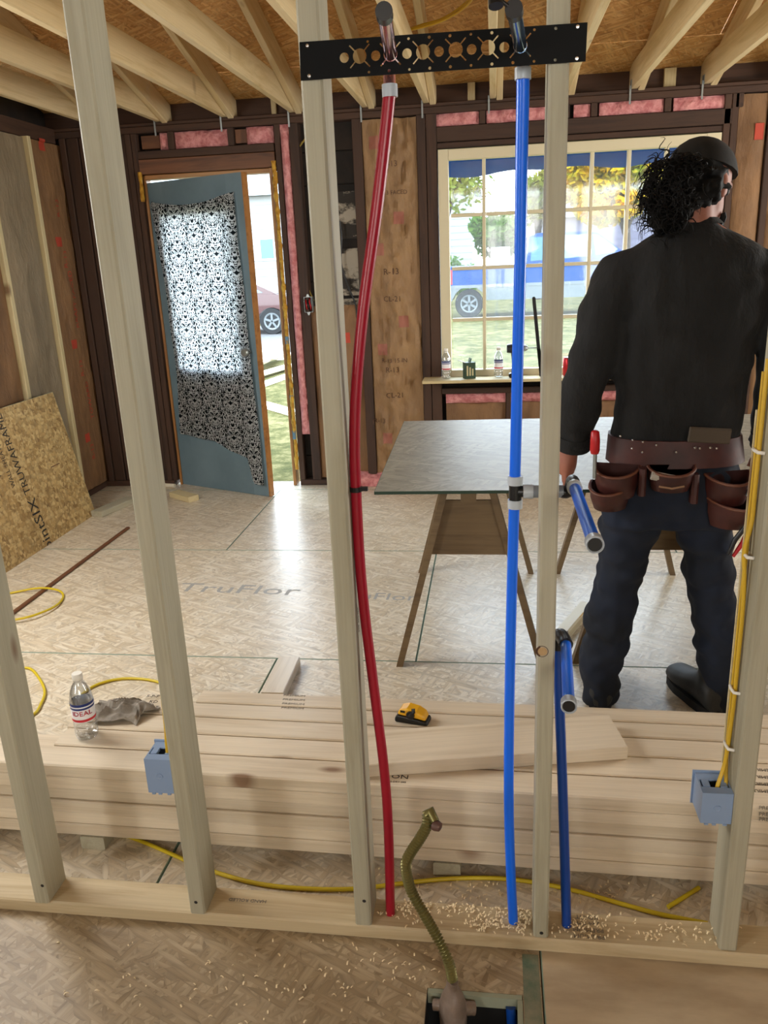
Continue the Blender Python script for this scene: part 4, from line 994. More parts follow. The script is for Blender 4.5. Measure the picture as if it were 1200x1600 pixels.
mb = MB(); mb.box((-.0112,-.0005,-.0002),(.0002,.001,hgt+.0002)); mb.box((-.0112,-SW,hgt-.0002),(.0002,0,hgt+.001)); gb = mb.build('sealed_edge', M['green_edge'], t); gb.rotation_euler = (0,-lean,0)
def sheet_text(s, size, y, z, sx=1.0, mat='ink'):
    text(s, size, M[mat], sh, name='print', sx=sx, matrix=Matrix.Translation((.0004, y, z)) @ Matrix(((0,0,1,0),(0,-1,0,0),(1,0,0,0),(0,0,0,1))).to_4x4() @ Matrix.Identity(4))
sheet_text('TRUWAFRAME', .085, -.61, .56, .85); sheet_text('WALL SHEATHING', .05, -.71, .56, .8); sheet_text('RATED', .06, -.80, .55, .8)
sheet_text('pointSIX', .115, -.60, .10, .95)
MB().box((.0003,-.30,.40),(.0008,-.20,.406)).build('scratch', M['oldheader'], sh)

# ---- work table: strand board sheet on two sawhorses
TZ = .77
t0 = P(570,765,z=TZ); t1 = P(645,655,z=TZ); r1 = P(1175,652,z=TZ)
TY0, TY1, TX0, TX1 = t0.y, t1.y-.02, (t0.x+t1.x)/2, 2.02
tt = thing('table_sheet', 'pale strand board sheet laid flat over the two sawhorses as a work table', 'wood panel', ((TX0+TX1)/2, (TY0+TY1)/2, TZ-.011), R(1.2))
w_, d_ = TX1-TX0, TY1-TY0
MB().box((-w_/2,-d_/2,0),(w_/2,d_/2,.011)).build('panel', M['tabletop'], tt)
mb = MB(); mb.box((-w_/2,-d_/2-.0015,0.0002),(w_/2,-d_/2-.0001,.0108)); mb.box((-w_/2-.0015,-d_/2,0.0002),(-w_/2-.0001,d_/2,.0108)); mb.build('sealed_edge', M['dkgreen'], tt)
def sawhorse(label, xc, y0, y1):
    t = thing('sawhorse', label, 'sawhorse', (xc, (y0+y1)/2, .0005), 0, 'sawhorses under the table')
    h = TZ-.0125; Lh = (y1-y0)/2
    board('top_beam', 2*Lh+.10, .055, .085, M['ply'], t, (0,0,h-.043), (0,0,R(90)))
    for sy in (-1, 1):
        yy = sy*Lh
        def xa(z): return ip(.275, .085, z/h)
        zg = .455
        a, b = (xa(zg)-.012), (xa(h-.06)-.010)
        MB().prism([(-a,zg),(a,zg),(b,h-.09),(-b,h-.09)], lambda p: (p[0],yy-.004*sy+.012*sy,p[1]), lambda p: (p[0],yy-.016*sy+.012*sy,p[1])).build('end_panel', M['ply'], t)
        for sx in (-1, 1):
            x0_, x1_ = xa(0)*sx, .075*sx
            wz = .016
            pr = [(x0_-wz*.8,0),(x0_+wz*.8,0),(x1_+wz*.8,h-.002),(x1_-wz*.8,h-.002)]
            MB().prism(pr, lambda p: (p[0],yy+sy*.010,p[1]), lambda p: (p[0],yy+sy*.052,p[1])).build('leg', M['ply'], t)
    return t
sawhorse('plywood sawhorse holding up the left end of the table sheet', -.09, 2.86, 3.78)
sawhorse('plywood sawhorse under the table behind the standing man', .59, 2.92, 3.78)
# ---- pink insulation lying by the far wall
q0 = P(520,775,z=.0); q1 = P(628,782,z=.0)
o = batt('insulation_batt', q0.x, q1.x+.02, .0, .34, 0, M['pink'], None, .02, .025, .03, 90, .06); o.rotation_euler = (R(-90),0,0)
o.location = (0, 5.04+.36, .0615); tag(o, 'offcut of pink insulation lying on the floor by the far wall', 'insulation')
lv = thing('box_level', 'pale metal level lying on the floor just left of the left boot', 'level', (.338, 3.20, .0005), R(66))
MB().box((-.16,-.022,0),(.16,.022,.004)).box((-.16,-.022,.045),(.16,.022,.049)).box((-.155,-.004,.004),(.155,.004,.045)).build('rail', M['white'], lv)
MB().cyl((-.11,-.008,.025),(-.11,.008,.025),.016,14).build('vial', M['labelblue'], lv); MB().cyl((.05,-.007,.028),(.10,-.007,.028),.006,10).build('vial', M['toolyellow'], lv)

# ---- on the window sill
def sill(px): q = P(px, 583, y=5.335); return q.x
bottle('water_bottle', 'small water bottle at the left end of the window sill', (sill(697), 5.36, SILL_Z+.0005), .195, .029, False, 'drinks on the sill', R(15))
bottle('water_bottle', 'small water bottle on the sill beside the blue pipe', (sill(779), 5.36, SILL_Z+.0005), .195, .029, False, 'drinks on the sill', R(-30))
t = thing('carton', 'small green carton with a torn open white flap on the sill', 'carton', (sill(733), 5.35, SILL_Z+.0005), R(20), None)
mb = MB(); MB().box((-.034,-.03,0),(.034,.03,.105)).build('box', plain('green_carton','1f3c26',.6), t)
for k in range(3): MB().box((-.0345+.018*k+.008,-.0308,.02),(-.0345+.018*k+.018,-.0302,.085-.01*k)).build('stripe', plain('carton_print','b8ad84',.6), t)
mb = MB(); mb.prism([(-.034,.105),(-.070,.118),(-.068,.121),(-.030,.108)], lambda p: (p[0],-.028,p[1]), lambda p: (p[0],.028,p[1])); mb.build('flap', M['labelwhite'], t)
MB().prism([(.0,.1055),(.006,.1055),(.012,.130),(.008,.131)], lambda p: (p[0],-.020,p[1]), lambda p: (p[0],.024,p[1])).build('flap', plain('green_carton_flap','27482e',.6), t)
t = thing('drink_can', 'red soda can standing on the window sill', 'can', (sill(887), 5.35, SILL_Z+.0005), R(20), None)
MB().lathe([(.0001,0),(.024,0),(.031,.010),(.031,.108),(.026,.118),(.0001,.118)], (0,0,0), 24).build('body', plain('red_can','b8232c',.3,.5), t, True)
MB().lathe([(.0001,.1185),(.026,.1185),(.0265,.121),(.024,.1215),(.0001,.1195)], (0,0,0), 24).build('lid', M['metal'], t, True)
tx = text('COLA', .040, M['ink'], None, sx=1.0)
for v in tx.data.vertices:
    x_, y_ = -v.co.y, v.co.x; a = x_/.031; v.co = Vector((.0316*math.sin(a), -.0316*math.cos(a), .058+y_))
tx.parent = t
t = thing('cordless_drill', 'black cordless drill standing on the sill behind the blue pipe', 'drill', (sill(806), 5.35, SILL_Z+.0005), R(2))
bb = MB().box((-.045,-.03,0),(.045,.03,.028)).build('battery', M['black'], t); bm_ = bb.modifiers.new('b','BEVEL'); bm_.width = .006
MB().tube([(-.012,0,.027),(-.008,0,.09),(-.012,0,.16)], [.019,.017,.021], 12).build('handle', M['black'], t, True)
MB().lathe([(.0001,-.05),(.026,-.048),(.030,-.02),(.030,.03),(.024,.045),(.0001,.045)], (-.01,0,.185), 18, (1,0,0)).build('motor_housing', plain('dark_tool_body','22252a',.4), t, True)
MB().lathe([(.0001,0),(.021,0),(.021,.022),(.013,.038),(.0001,.038)], (.036,0,.185), 18, (1,0,0)).build('chuck', M['metal'], t, True)
MB().cyl((.072,0,.185),(.135,0,.185),.0035,8).build('drill_bit', M['metal'], t)
qa = P(834,463,y=5.40); qb = P(846,560,y=5.37)
pbx = thing('pry_bar', 'flat black bar standing upright against the window beside the drill', 'bar', (qb.x, 5.36, SILL_Z+.001))
dz_ = qa.z-SILL_Z-.001; dx_ = qa.x-qb.x
MB().prism([(-.011,.0),(.011,.0),(dx_+.011,dz_-.012),(dx_+.004,dz_),(dx_-.008,dz_-.003),(dx_-.011,dz_-.012)], lambda p: (p[0],.0+.055*p[1],p[1]), lambda p: (p[0],.006+.055*p[1],p[1])).build('shaft', M['black'], pbx)
MB().prism([(-.0115,.02),(.0115,.02),(.0115+dx_*.35,dz_*.35),(-.0115+dx_*.35,dz_*.35)], lambda p: (p[0],-.003+.055*p[1],p[1]), lambda p: (p[0],.009+.055*p[1],p[1])).build('grip', M['blackmetal'], pbx)
# ---- wiring of the far wall
cable('romex_cable', 'dusty yellow cable hanging beside the pink strip on the far wall', [P(px,py,y=YW+.04) for px, py in ((482,212),(470,226),(461,246),(464,290),(468,340),(470,390),(474,430),(482,452),(490,470))], .006, plain('old_yellow_cable','8f7a2c',.6))
cable('thin_cable', 'thin black cable drooping down the old painted boards of the far wall', [P(px,py,y=YW+.02) for px, py in ((531,345),(534,372),(533,410),(543,445),(556,478),(556,510),(552,545),(545,572))], .005, M['black'])
q = P(482,476,y=YW-.006)
sb = thing('switch_box', 'old metal switch box with red wires on the far wall', 'electrical box', (q.x, YW-.012, q.z))
mb = MB(); mb.box((-.028,.045,-.05),(.028,.048,.05)); mb.box((-.028,0,-.05),(-.026,.045,.05)); mb.box((.026,0,-.05),(.028,.045,.05)); mb.box((-.026,0,.048),(.026,.045,.05)); mb.box((-.026,0,-.05),(.026,.045,-.048)); mb.build('shell', M['metal'], sb)
for s_ in (1,-1): MB().prism([(-.012,.05*s_),(.012,.05*s_),(.004,.068*s_),(-.004,.068*s_)], lambda p: (p[0],0,p[1]), lambda p: (p[0],.003,p[1])).build('ear', M['metal'], sb)
for k in range(3): MB().tube(spline([(-.02+.014*k,.03,.04),(-.016+.012*k,.004,.02),(-.012+.014*k,-.004,-.01),(-.014+.012*k,.02,-.035)],4), .004, 8).build('wire', [M['redgrip'],M['black'],M['redgrip']][k], sb, True)
for k, pp in enumerate((((560,72),(620,52),(668,40),(700,28),(730,8),(745,-15)), ((600,70),(650,48),(690,36),(722,16),(752,-12)))):
    pts = []
    for px, py in pp:
        q = P(px, py, z=2.57); pts.append(Vector((q.x, q.y, 2.57+.016*k)))
    cable('romex_cable', ['yellow cable lying along the top of the joists, the lower of two', 'yellow cable lying along the top of the joists, the upper of two'][k], pts, .006, M['romex'])

# ================================================================== THE MAN
MY = 2.50
def oval(c, rx, ry, n=22, pw=2.3, tilt=(0,0)):
    out = []
    for k in range(n):
        a = 2*math.pi*k/n; ca, sa = math.cos(a), math.sin(a)
        x = rx*math.copysign(abs(ca)**(2/pw), ca); y = ry*math.copysign(abs(sa)**(2/pw), sa)
        out.append(Vector((c[0]+x, c[1]+y, c[2]+x*tilt[0]+y*tilt[1])))
    return out
def contour(rows, dy=None, grow=0.0, scale=1.0):
    """rings from measured outlines: (py, px left, px right, y, depth radius)"""
    rs = []
    for py, a, b, y, ry in rows:
        l, r_ = P(a, py, y=y), P(b, py, y=y)
        rs.append(oval(((l.x+r_.x)/2, y, (l.z+r_.z)/2), ((r_.x-l.x)/2)*scale+grow, ry*scale+grow))
    return rs
TOR = [(346,1048,1122,2.505,.062),(356,1030,1138,2.505,.072),(368,1010,1160,2.505,.085),(388,982,1188,2.50,.098),(410,968,1204,2.495,.112),(450,964,1203,2.49,.126),(500,960,1188,2.485,.132),(560,958,1172,2.49,.126),(620,957,1162,2.50,.118),(665,956,1156,2.505,.116),(688,957,1153,2.51,.114)]
PEL = [(672,960,1150,2.505,.105),(700,956,1152,2.505,.108),(745,946,1156,2.50,.112),(790,940,1150,2.50,.110),(815,940,1146,2.50,.105)]
LL = [(800,940,1038,2.52,.098),(830,936,1026,2.53,.098),(870,938,1013,2.54,.092),(900,930,1003,2.55,.088),(925,927,996,2.555,.084),(945,917,993,2.56,.084),(975,913,986,2.56,.082),(990,913,985,2.565,.078),(1003,909,982,2.57,.083),(1022,907,976,2.57,.080),(1042,907,970,2.575,.080),(1060,909,968,2.58,.078),(1078,910,967,2.585,.080),(1092,911,962,2.585,.074)]
RL = [(800,1044,1146,2.52,.098),(830,1055,1143,2.53,.098),(860,1064,1142,2.54,.092),(885,1067,1142,2.55,.088),(910,1069,1145,2.555,.086),(940,1075,1149,2.56,.085),(970,1083,1151,2.56,.083),(990,1088,1155,2.565,.082),(1004,1084,1161,2.57,.086),(1020,1087,1159,2.575,.082),(1042,1090,1155,2.58,.080),(1065,1092,1153,2.585,.080),(1088,1093,1152,2.59,.080),(1100,1094,1151,2.59,.078)]
def apath(rows): return [P(px, py, y=y) for px, py, y in rows]
LA = apath([(1003,420,2.50),(968,436,2.495),(947,480,2.48),(928,545,2.465),(913,605,2.475),(901,655,2.505),(896,693,2.53)]); LAr = [.058,.076,.076,.070,.066,.063,.052]
RA = apath([(1168,420,2.50),(1202,436,2.495),(1218,480,2.49),(1224,545,2.475),(1217,605,2.49),(1205,655,2.52),(1200,690,2.545)]); RAr = [.058,.076,.076,.070,.064,.058,.050]
HC = P(1093, 291, y=2.515)
HD = R(44)                                        # he looks to the right and down
HM = Matrix.Rotation(-HD, 3, 'Z') @ Matrix.Rotation(R(-16), 3, 'X')
def hp_(x, y, z): return HC + HM @ Vector((x, y, z))
body = MB()
body.rings(contour(TOR, scale=.84)); body.rings(contour(PEL, scale=.86))
body.rings(contour(LL[:-1], scale=.68)); body.rings(contour(RL[:-1], scale=.68))
for rows, heel in ((LL, None), (RL, None)):
    l = P((rows[-1][1]+rows[-1][2])/2, rows[-1][0], y=rows[-1][3])
    body.tube([Vector((l.x, l.y, l.z+.05)), Vector((l.x, l.y, .08))], .038, 12); body.ellipse((l.x, l.y+.07, .055), .036, .105, .030)
sh_l, sh_r = LA[0], RA[0]
body.tube(spline(LA, 3), [r_*.60 for r_ in [ip(LAr[min(i//3,5)], LAr[min(i//3+1,6)], (i%3)/3) for i in range(19)]], 12)
body.tube(spline(RA, 3), [r_*.60 for r_ in [ip(RAr[min(i//3,5)], RAr[min(i//3+1,6)], (i%3)/3) for i in range(19)]], 12)
neck0 = Vector((HC.x-.012, 2.505, HC.z-.215)); body.tube([neck0, neck0+Vector((.0,.0,.07)), hp_(0,-.015,-.04)], [.075,.060,.056], 16)
body.ellipse(hp_(0,-.005,.028), .077, .098, .092, 18, 12, HM); body.ellipse(hp_(0,.030,-.045), .058, .066, .072, 16, 10, HM)     # skull and jaw
body.ellipse(hp_(0,.072,-.094), .026, .022, .020, 12, 8, HM)
body.tube([hp_(0,.094,.012), hp_(0,.118,-.028), hp_(0,.100,-.040)], [.010,.015,.012], 10)                                   # nose
for s_ in (-1, 1):
    body.ellipse(hp_(.078*s_,-.006,-.012), .010, .019, .032, 10, 8, HM)                                                     # ears
    body.tube([hp_(.012*s_,.098,.024), hp_(.045*s_,.086,.024)], .010, 8)                                                       # brows
body.tube([hp_(-.024,.092,-.062), hp_(0,.100,-.061), hp_(.024,.092,-.062)], [.006,.008,.006], 8)                             # mouth
body.tube([hp_(-.020,.090,-.073), hp_(0,.098,-.073), hp_(.020,.090,-.073)], [.006,.008,.006], 8)
def hand(w, side, dirv):
    """palm and five curled fingers hanging from wrist w; side = -1 left hand, 1 right hand"""
    d = Vector(dirv).normalized(); fwd = Vector((0,1,0)); fwd = (fwd-d*fwd.dot(d)).normalized(); inn = d.cross(fwd)*1.0
    if inn.x*side > 0: inn = -inn                    # towards the thigh
    body.tube([w-d*.05, w, w+d*.02, w+d*.06, w+d*.092], [.028,.027,.030,.034,.030], 12)
    body.tube([w+d*.015+fwd*.012, w+d*.05+fwd*.022, w+d*.088+fwd*.026], [.020,.022,.016], 10); body.tube([w+d*.03-fwd*.012, w+d*.06-fwd*.020, w+d*.086-fwd*.026], [.020,.020,.014], 10)
    for k, (o_, L) in enumerate(((.030,.074),(.010,.082),(-.011,.076),(-.031,.060))):
        a = w+d*.082+fwd*o_
        b_ = a+d*L*.45+fwd*o_*.10+inn*.004; c_ = b_+d*L*.32+inn*L*.18; e_ = c_+d*L*.16+inn*L*.24
        body.tube([a, b_, c_, e_], [.0098,.0092,.0085,.0072], 8)
    a = w+d*.022+fwd*.026
    body.tube([a, a+d*.030+fwd*.024+inn*.010, a+d*.058+fwd*.034+inn*.018, a+d*.078+fwd*.034+inn*.026], [.015,.0125,.011,.009], 8)
hand(LA[-1]+Vector((-.010,.004,-.008)), -1, (-.16,.10,-1)); hand(RA[-1]+Vector((0,.004,-.006)), 1, (-.02,.10,-1))
bme = remesh(body, .0065, 5); bme.materials.append(M['skin'])
man = link('person', bme)
tag(man, 'long-haired man seen from behind in a dark sweater, jeans and leather tool belt', 'person')
eyes = MB()
for s_ in (-1, 1): MB().ellipse(hp_(.031*s_,.0835,.008), .0125, .0125, .0125, 12, 8).build('eye', plain('dark_eye','2a211c',.7), man, True)
# sweater
sw = MB(); sw.rings(contour(TOR, grow=.0))
sw.tube(spline(LA, 3), [ip(LAr[min(i//3,5)], LAr[min(i//3+1,6)], (i%3)/3) for i in range(19)], 18); sw.tube(spline(RA, 3), [ip(RAr[min(i//3,5)], RAr[min(i//3+1,6)], (i%3)/3) for i in range(19)], 18)
me = remesh(sw, .010, 6, .011, 7.0, 3.0); me.materials.append(M['sweater']); link('sweater', me, man)
for nm, pth, rr_ in (('left', LA, .052), ('right', RA, .049)):
    d = (pth[-1]-pth[-2]).normalized(); MB().tube([pth[-1]-d*.035, pth[-1]+d*.012, pth[-1]+d*.014], [rr_+.004,rr_+.002,rr_-.008], 20).build('cuff', M['sweater'], man, True)
c = contour([(341,1054,1120,2.507,.056),(351,1040,1130,2.507,.066)]); MB().rings([c[1],c[0]], cap=False).build('collar', M['sweater'], man, True)
# jeans
jn = MB(); jn.rings(contour(PEL)); jn.rings(contour(LL)); jn.rings(contour(RL))
me = remesh(jn, .009, 3, .014, 9.0, 7.0); me.materials.append(M['jeans']); link('jeans', me, man)
# boots
def boot(name, heel, toe, top, rs_):
    heel = Vector(heel); toe = Vector(toe); d = (toe-heel); L = d.length; d.normalize(); n_ = Vector((-d.y, d.x, 0))
    b = MB(); s_ = MB()
    def ring_(t, w, h, z0=.018): 
        c = heel+d*t*L; out = []
        for k in range(16):
            a = 2*math.pi*k/16; out.append(c+n_*w*math.cos(a)+Vector((0,0,z0+h/2+h/2*math.copysign(abs(math.sin(a))**.8, math.sin(a)))))
        return out
    b.rings([ring_(0,.030,.07), ring_(.05,.042,.10), ring_(.18,.045,.115), ring_(.35,.044,.11), ring_(.55,.050,.085), ring_(.75,.054,.070), ring_(.90,.046,.062), ring_(.98,.028,.045)])
    a0 = heel+d*.20*L
    b.tube([a0+Vector((0,0,.06)), ip(a0, Vector((top.x, top.y, 0)), .6)+Vector((0,0,.12)), Vector((top.x, top.y, top.z))], [.050,.056,.060], 18)
    me = remesh(b, .007, 4); me.materials.append(M['boot']); o = link('boot', me, man)
    pr = []
    for k in range(20):
        a = 2*math.pi*k/20; t = .5-.5*math.cos(a); w = .048*math.copysign(abs(math.sin(a))**.7, math.sin(a))*(1+.12*(t > .6)); pr.append(heel+d*(t*1.02-.01)*L+n_*w)
    s_.prism(pr, lambda p: (p.x,p.y,.0006), lambda p: (p.x,p.y,.030)); s_.build('sole', M['sole'], o)
lt = P((LL[-3][1]+LL[-3][2])/2, LL[-3][0], y=2.58); rt = P((RL[-3][1]+RL[-3][2])/2, RL[-3][0], y=2.585)
boot('boot', (.366,2.512,0), (.385,2.80,0), Vector((lt.x, lt.y, .17)), 0)
boot('boot', (.748,2.500,0), (.655,2.775,0), Vector((rt.x-.006, rt.y, .17)), 0)
# hair: a mass behind the head and loose curls, and a cap
hr = MB(); hr.ellipse(hp_(0,-.030,.000), .088, .092, .085, 16, 12, HM); hr.ellipse(hp_(-.02,-.066,-.055), .066, .050, .070, 14, 10, HM); hr.ellipse(hp_(-.030,-.092,-.105), .040, .034, .050, 12, 8, HM)
rnd = random.Random(11)
hm_ = remesh(hr, .010, 2, .016, 34.0, 1.0)
ctr = hp_(-.01,-.055,-.02)
mb = MB(); mb.v = [tuple(v.co) for v in hm_.vertices]; mb.f = [tuple(p.vertices) for p in hm_.polygons]; mb.mi = [0]*len(mb.f)
for _ in range(300):
    u = rnd.uniform(-1.35, 1.0); el_ = rnd.uniform(-1.2, .55)
    base = ctr + HM @ Vector((.080*math.sin(u)*math.cos(el_), -.085*math.cos(u)*math.cos(el_), .10*math.sin(el_)))
    out = (base-ctr).normalized(); out = (out+Vector((rnd.gauss(0,.3),rnd.gauss(0,.3),rnd.gauss(0,.3)))).normalized()
    rad = rnd.uniform(.007, .016); ln = rnd.uniform(.025, .085); ph = rnd.uniform(0, 6.3); tw = rnd.uniform(7, 14)*rnd.choice((-1,1))
    side_ = out.cross(Vector((0,0,1))); side_ = side_.normalized() if side_.length > .05 else Vector((1,0,0)); up_ = side_.cross(out)
    grav = rnd.uniform(-.1, .8); pts = []
    for k in range(13):
        t_ = k/12; p = base+out*ln*t_*(1-.25*t_)+Vector((0,0,-1))*grav*ln*t_*t_ + (side_*math.cos(ph+tw*t_)+up_*math.sin(ph+tw*t_))*rad*min(1,t_*3); pts.append(p)
    mb.tube(pts, [.0026,.0025,.0024,.0022,.002,.0019,.0017,.0015,.0013,.0011,.0009,.0007,.0004], 5)
mb.build('hair', M['hair'], man, True)
cp = MB(); cp.ellipse(hp_(0,-.004,.034), .089, .111, .092, 20, 14, HM)
cp.v = [tuple(v) for v in cp.v]
cut = []
for i, v in enumerate(cp.v):
    q = HM.transposed() @ (Vector(v)-HC); q.z = max(q.z, .042+.10*max(0,-q.y-.03)*0); cp.v[i] = tuple(HC+HM @ q)
capo = cp.build('cap', M['cap'], man, True)
bd = MB()
for _ in range(60):                                # short beard along the jaw
    u = rnd.uniform(-1.25, 1.25); p = hp_(.062*math.sin(u), .030+.062*math.cos(u), -.075+rnd.uniform(-.03,.02)); q = p+HM @ Vector((.006*math.sin(u), .012*math.cos(u), -.024)); bd.tube([p, ip(p,q,.5)+Vector((rnd.uniform(-.004,.004),0,0)), q], [.007,.006,.002], 5)
bd.build('beard', M['hair'], man, True)
# tool belt
tb0 = thing('tool_belt', '', 'x'); del tb0['label']; del tb0['category']; tb0.parent = man
bl_ = contour([(676,953,1154,2.51,.122),(716,949,1158,2.51,.128)], grow=.006); bi_ = contour([(676,953,1154,2.51,.122),(716,949,1158,2.51,.128)], grow=-.002)
MB().rings([bl_[1], bl_[0], bi_[0], bi_[1]], cap=False, closed=True).build('belt', M['leather'], tb0, True)
def pouch(c, w, h, dep, yaw, mat, rim=True, taper=.78, name='pouch'):
    """open-mouthed bag: flat back on the hip, rounded front; c = middle of its back top edge"""
    o = thing(name, '', 'x', c, yaw); del o['label']; del o['category']
    o.parent = tb0
    me_ = MB()
    def D(sw_, sd, z, dz=0):
        out = []
        for k in range(18):
            a = math.pi*k/12 if k <= 12 else None
            if a is not None: x, y = sw_*math.cos(a), -sd*math.sin(a)
            else: x, y = -sw_+2*sw_*(k-12)/6, 0.0
            out.append(Vector((x, y, z+dz*(-y/max(sd,.001)))))
        return out
    ou = [D(w*taper*.7, dep*.45, -h), D(w*taper, dep*.75, -h*.93), D(w*.95, dep*1.0, -h*.5), D(w, dep, 0, -h*.22)]
    inn = [D(w-.004, dep-.004, 0, -h*.22), D(w*.93, dep*.93, -h*.5), D(w*taper*.9, dep*.65, -h*.86)]
    me_.rings(ou+inn).rings; b_ = me_.mesh(name, mat, True)
    so = link('bag', b_, o)
    if rim:
        lip = D(w+.001, dep+.001, 0, -h*.22)[:13]; MB().tube([p+Vector((0,0,-.004)) for p in lip], .004, 6).build('rim', M['leather2'], o, True)
    return o
# every pouch is one part of the belt: join bag and rim under it as sub-parts would be a fourth level, so parent them to the man's belt level
def hip(px, py, y): return P(px, py, y=y)
YBK = 2.378
pouches = [((965,724),.066,.105,.075,-18), ((955,752),.060,.085,.085,-24), ((1049,726),.066,.080,.060,0), ((1136,736),.070,.10,.072,16), ((1140,772),.072,.098,.092,20)]
pts_ = []
for (px, py), w, h, dep, ya in pouches:
    yb_ = YBK+.03*(abs(px-1052)/80)**1.4; c = hip(px, py, yb_); c.z = c.z+.0; pts_.append((c, w, h, dep, R(ya)))
for k, (c, w, h, dep, ya) in enumerate(pts_):
    p = pouch(c, w, h, dep, ya, M['leather'])
    # flatten one level: the bag becomes the pouch part itself and the rim its sub-part
    bag = [o_ for o_ in p.children if o_.name.startswith('bag')][0]; rimo = [o_ for o_ in p.children if o_.name.startswith('rim')]
    mw = Matrix.Translation(c) @ Matrix.Rotation(ya, 4, 'Z')
    for o_ in [bag]+rimo: o_.parent = None
    bpy.data.objects.remove(p)
    bag.name = 'pouch'; bag.parent = tb0; bag.matrix_local = mw
    for r_ in rimo: bpy.data.objects.remove(r_) if False else None
    for r_ in rimo: r_.name = 'pouch_rim'; r_.parent = tb0; r_.matrix_local = mw
for px, py, w, h, ya in ((1004,757,.022,.075,-8), (1086,766,.022,.080,8)):     # narrow tool sleeves
    c = hip(px, py-22, YBK-.012); MB().cbox((-h,-.018,-.010),(h*.1,.018,.010),.006, Matrix.Translation(c) @ Matrix.Rotation(R(90),4,'Y') @ Matrix.Rotation(R(180),4,'Z')).build('tool_sleeve', M['leather'], tb0)
c = hip(1108, 680, 2.372); o = MB().cbox((-.058,-.010,-.022),(.058,.004,.022),.004).build('belt_pad', plain('dusty_tan_leather','4a4034',.8), tb0, False, c, (0,R(5),R(6)))
for px, py in ((969,681),(988,687),(1004,690),(1025,695),(1056,706),(1085,699),(1093,700),(1109,699),(1119,700),(987,700),(1003,706)):
    c = hip(px, py, 2.374+.016*(abs(px-1052)/80)**2); MB().lathe([(.0001,.003),(.003,.002),(.004,0)], c+Vector((0,-.004,0)), 8, (0,-1,0)).build('rivet', M['chrome'], tb0)
# tools carried in the pouches
c = hip(930, 688, 2.36)
t = thing('red_handled_tool', 'red handled tool sticking up from the pouch on the left hip', 'hand tool', c-Vector((0,0,.085)))
MB().tube([(0,0,.045),(0,0,.055),(.0,0,.085),(-.001,0,.11),(-.001,0,.114)], [.011,.014,.014,.012,.008], 14).build('handle', M['redgrip'], t, True); MB().tube([(.002,.0,-.03),(.001,0,.05)], .006, 10).build('shaft', M['metal'], t, True)
c = hip(1178, 726, 2.35)
t = thing('red_handled_tool', 'red handled tool at the right hip beside the hanging hand', 'hand tool', c-Vector((0,0,.055)), R(0)); t.rotation_euler = (0, R(14), 0)
MB().tube([(0,0,.03),(0,0,.04),(.0,0,.075),(0,0,.11),(0,0,.114)], [.010,.013,.013,.012,.007], 14).build('handle', M['redgrip'], t, True); MB().tube([(0,0,-.04),(0,0,.035)], .006, 10).build('shaft', M['metal'], t, True)
c = hip(1155, 845, 2.325)
t = thing('pliers', 'red handled pliers hanging below the right pouch', 'pliers', c); t.rotation_euler = (0, R(24), 0)
for s_ in (-1,1): MB().tube([(.006*s_,0,.04),(.012*s_,0,.0),(.008*s_,0,-.05)], [.007,.0075,.005], 10).build('handle', M['redgrip'] if s_ > 0 else M['black'], t, True)
MB().tube([(0,0,.035),(0,0,.07),(0,0,.09)], [.011,.010,.005], 10).build('jaw', M['metal'], t, True)
c = hip(1036, 746, 2.345); o = MB().cbox((-.034,-.012,-.012),(.034,.012,.012),.006).build('chalk_stub', plain('chalky_white','a9a49c',.7), None, False, c, (0,R(12),R(0))); tag(o, 'pale block tucked into the middle rear pouch', 'block')
c = hip(1050, 763, 2.30); o = MB().tube([c+Vector((-.035,.008,.003)), c+Vector((0,0,-.001)), c+Vector((.035,.008,.003))], .003, 8).build('pouch_seam', plain('pale_thread','8a6a50',.7), tb0, True)

# ================================================================== OUTSIDE
GZ = -.15
m, n, l, b = newmat('lawn')
gcol = ramp(n, l, noisenode(n, l, coords(n, l, (1,1,1), False), 3.0, 10, .85), [(.36,'2c3016'),(.48,'484526'),(.60,'6a6142')])
l.new(gcol, b.inputs['Base Color']); b.inputs['Roughness'].default_value = .95; b.inputs['Specular IOR Level'].default_value = .05
M['lawn'] = m
M['gravel'] = mottled('driveway_gravel', '444341', '5e5b59', 30, .95, .4, .01)
grd = MB().box((-60,5.6,GZ-.2),(60,110,GZ)).build('ground', M['lawn']); tag(grd, 'pale leaf-strewn lawn outside the window and door', 'ground', None, 'structure')
P0 = P(427,522,z=GZ)
dw = MB().box((-14,P0.y-4.5,GZ+.0005),(-2.6,P0.y+2.6,GZ+.012)).build('driveway', M['gravel']); tag(dw, 'grey gravel drive under the red car', 'driveway', None, 'structure')
# pickup truck, side on
YT = P(733,497,z=GZ).y
def T(px, py): q = P(px, py, y=YT); return (q.x, q.z)
M['navy'] = plain('navy_car_paint', '0f3566', .35, 0, **{'Specular IOR Level': .2}); M['silver'] = plain('silver_car_paint', '616769', .35, .3); M['carglass'] = plain('car_glass', '486974', .08, 0, **{'Coat Weight': .5}); M['tyre'] = plain('tyre', '111213', .8)
q = T(820,497)
tk = thing('pickup_truck', 'blue and silver pickup truck parked on the lawn outside the window', 'truck', (q[0], YT+.9, GZ))
def tl(px, py): a = T(px, py); return (a[0]-q[0], a[1]-GZ)
def side(name, poly, mat, parent, y0=-.9, y1=.9, local=True, smooth=False):
    return MB().prism(poly, lambda p: (p[0],y0,p[1]), lambda p: (p[0],y1,p[1])).build(name, mat, parent)
wr = tl(733,474); wf_ = (wr[0]+3.55, wr[1]); WR = .385
def arch(c, r, n=9): return [(c[0]+r*math.cos(math.pi*k/n), c[1]-.02+r*math.sin(math.pi*k/n)) for k in range(n+1)]
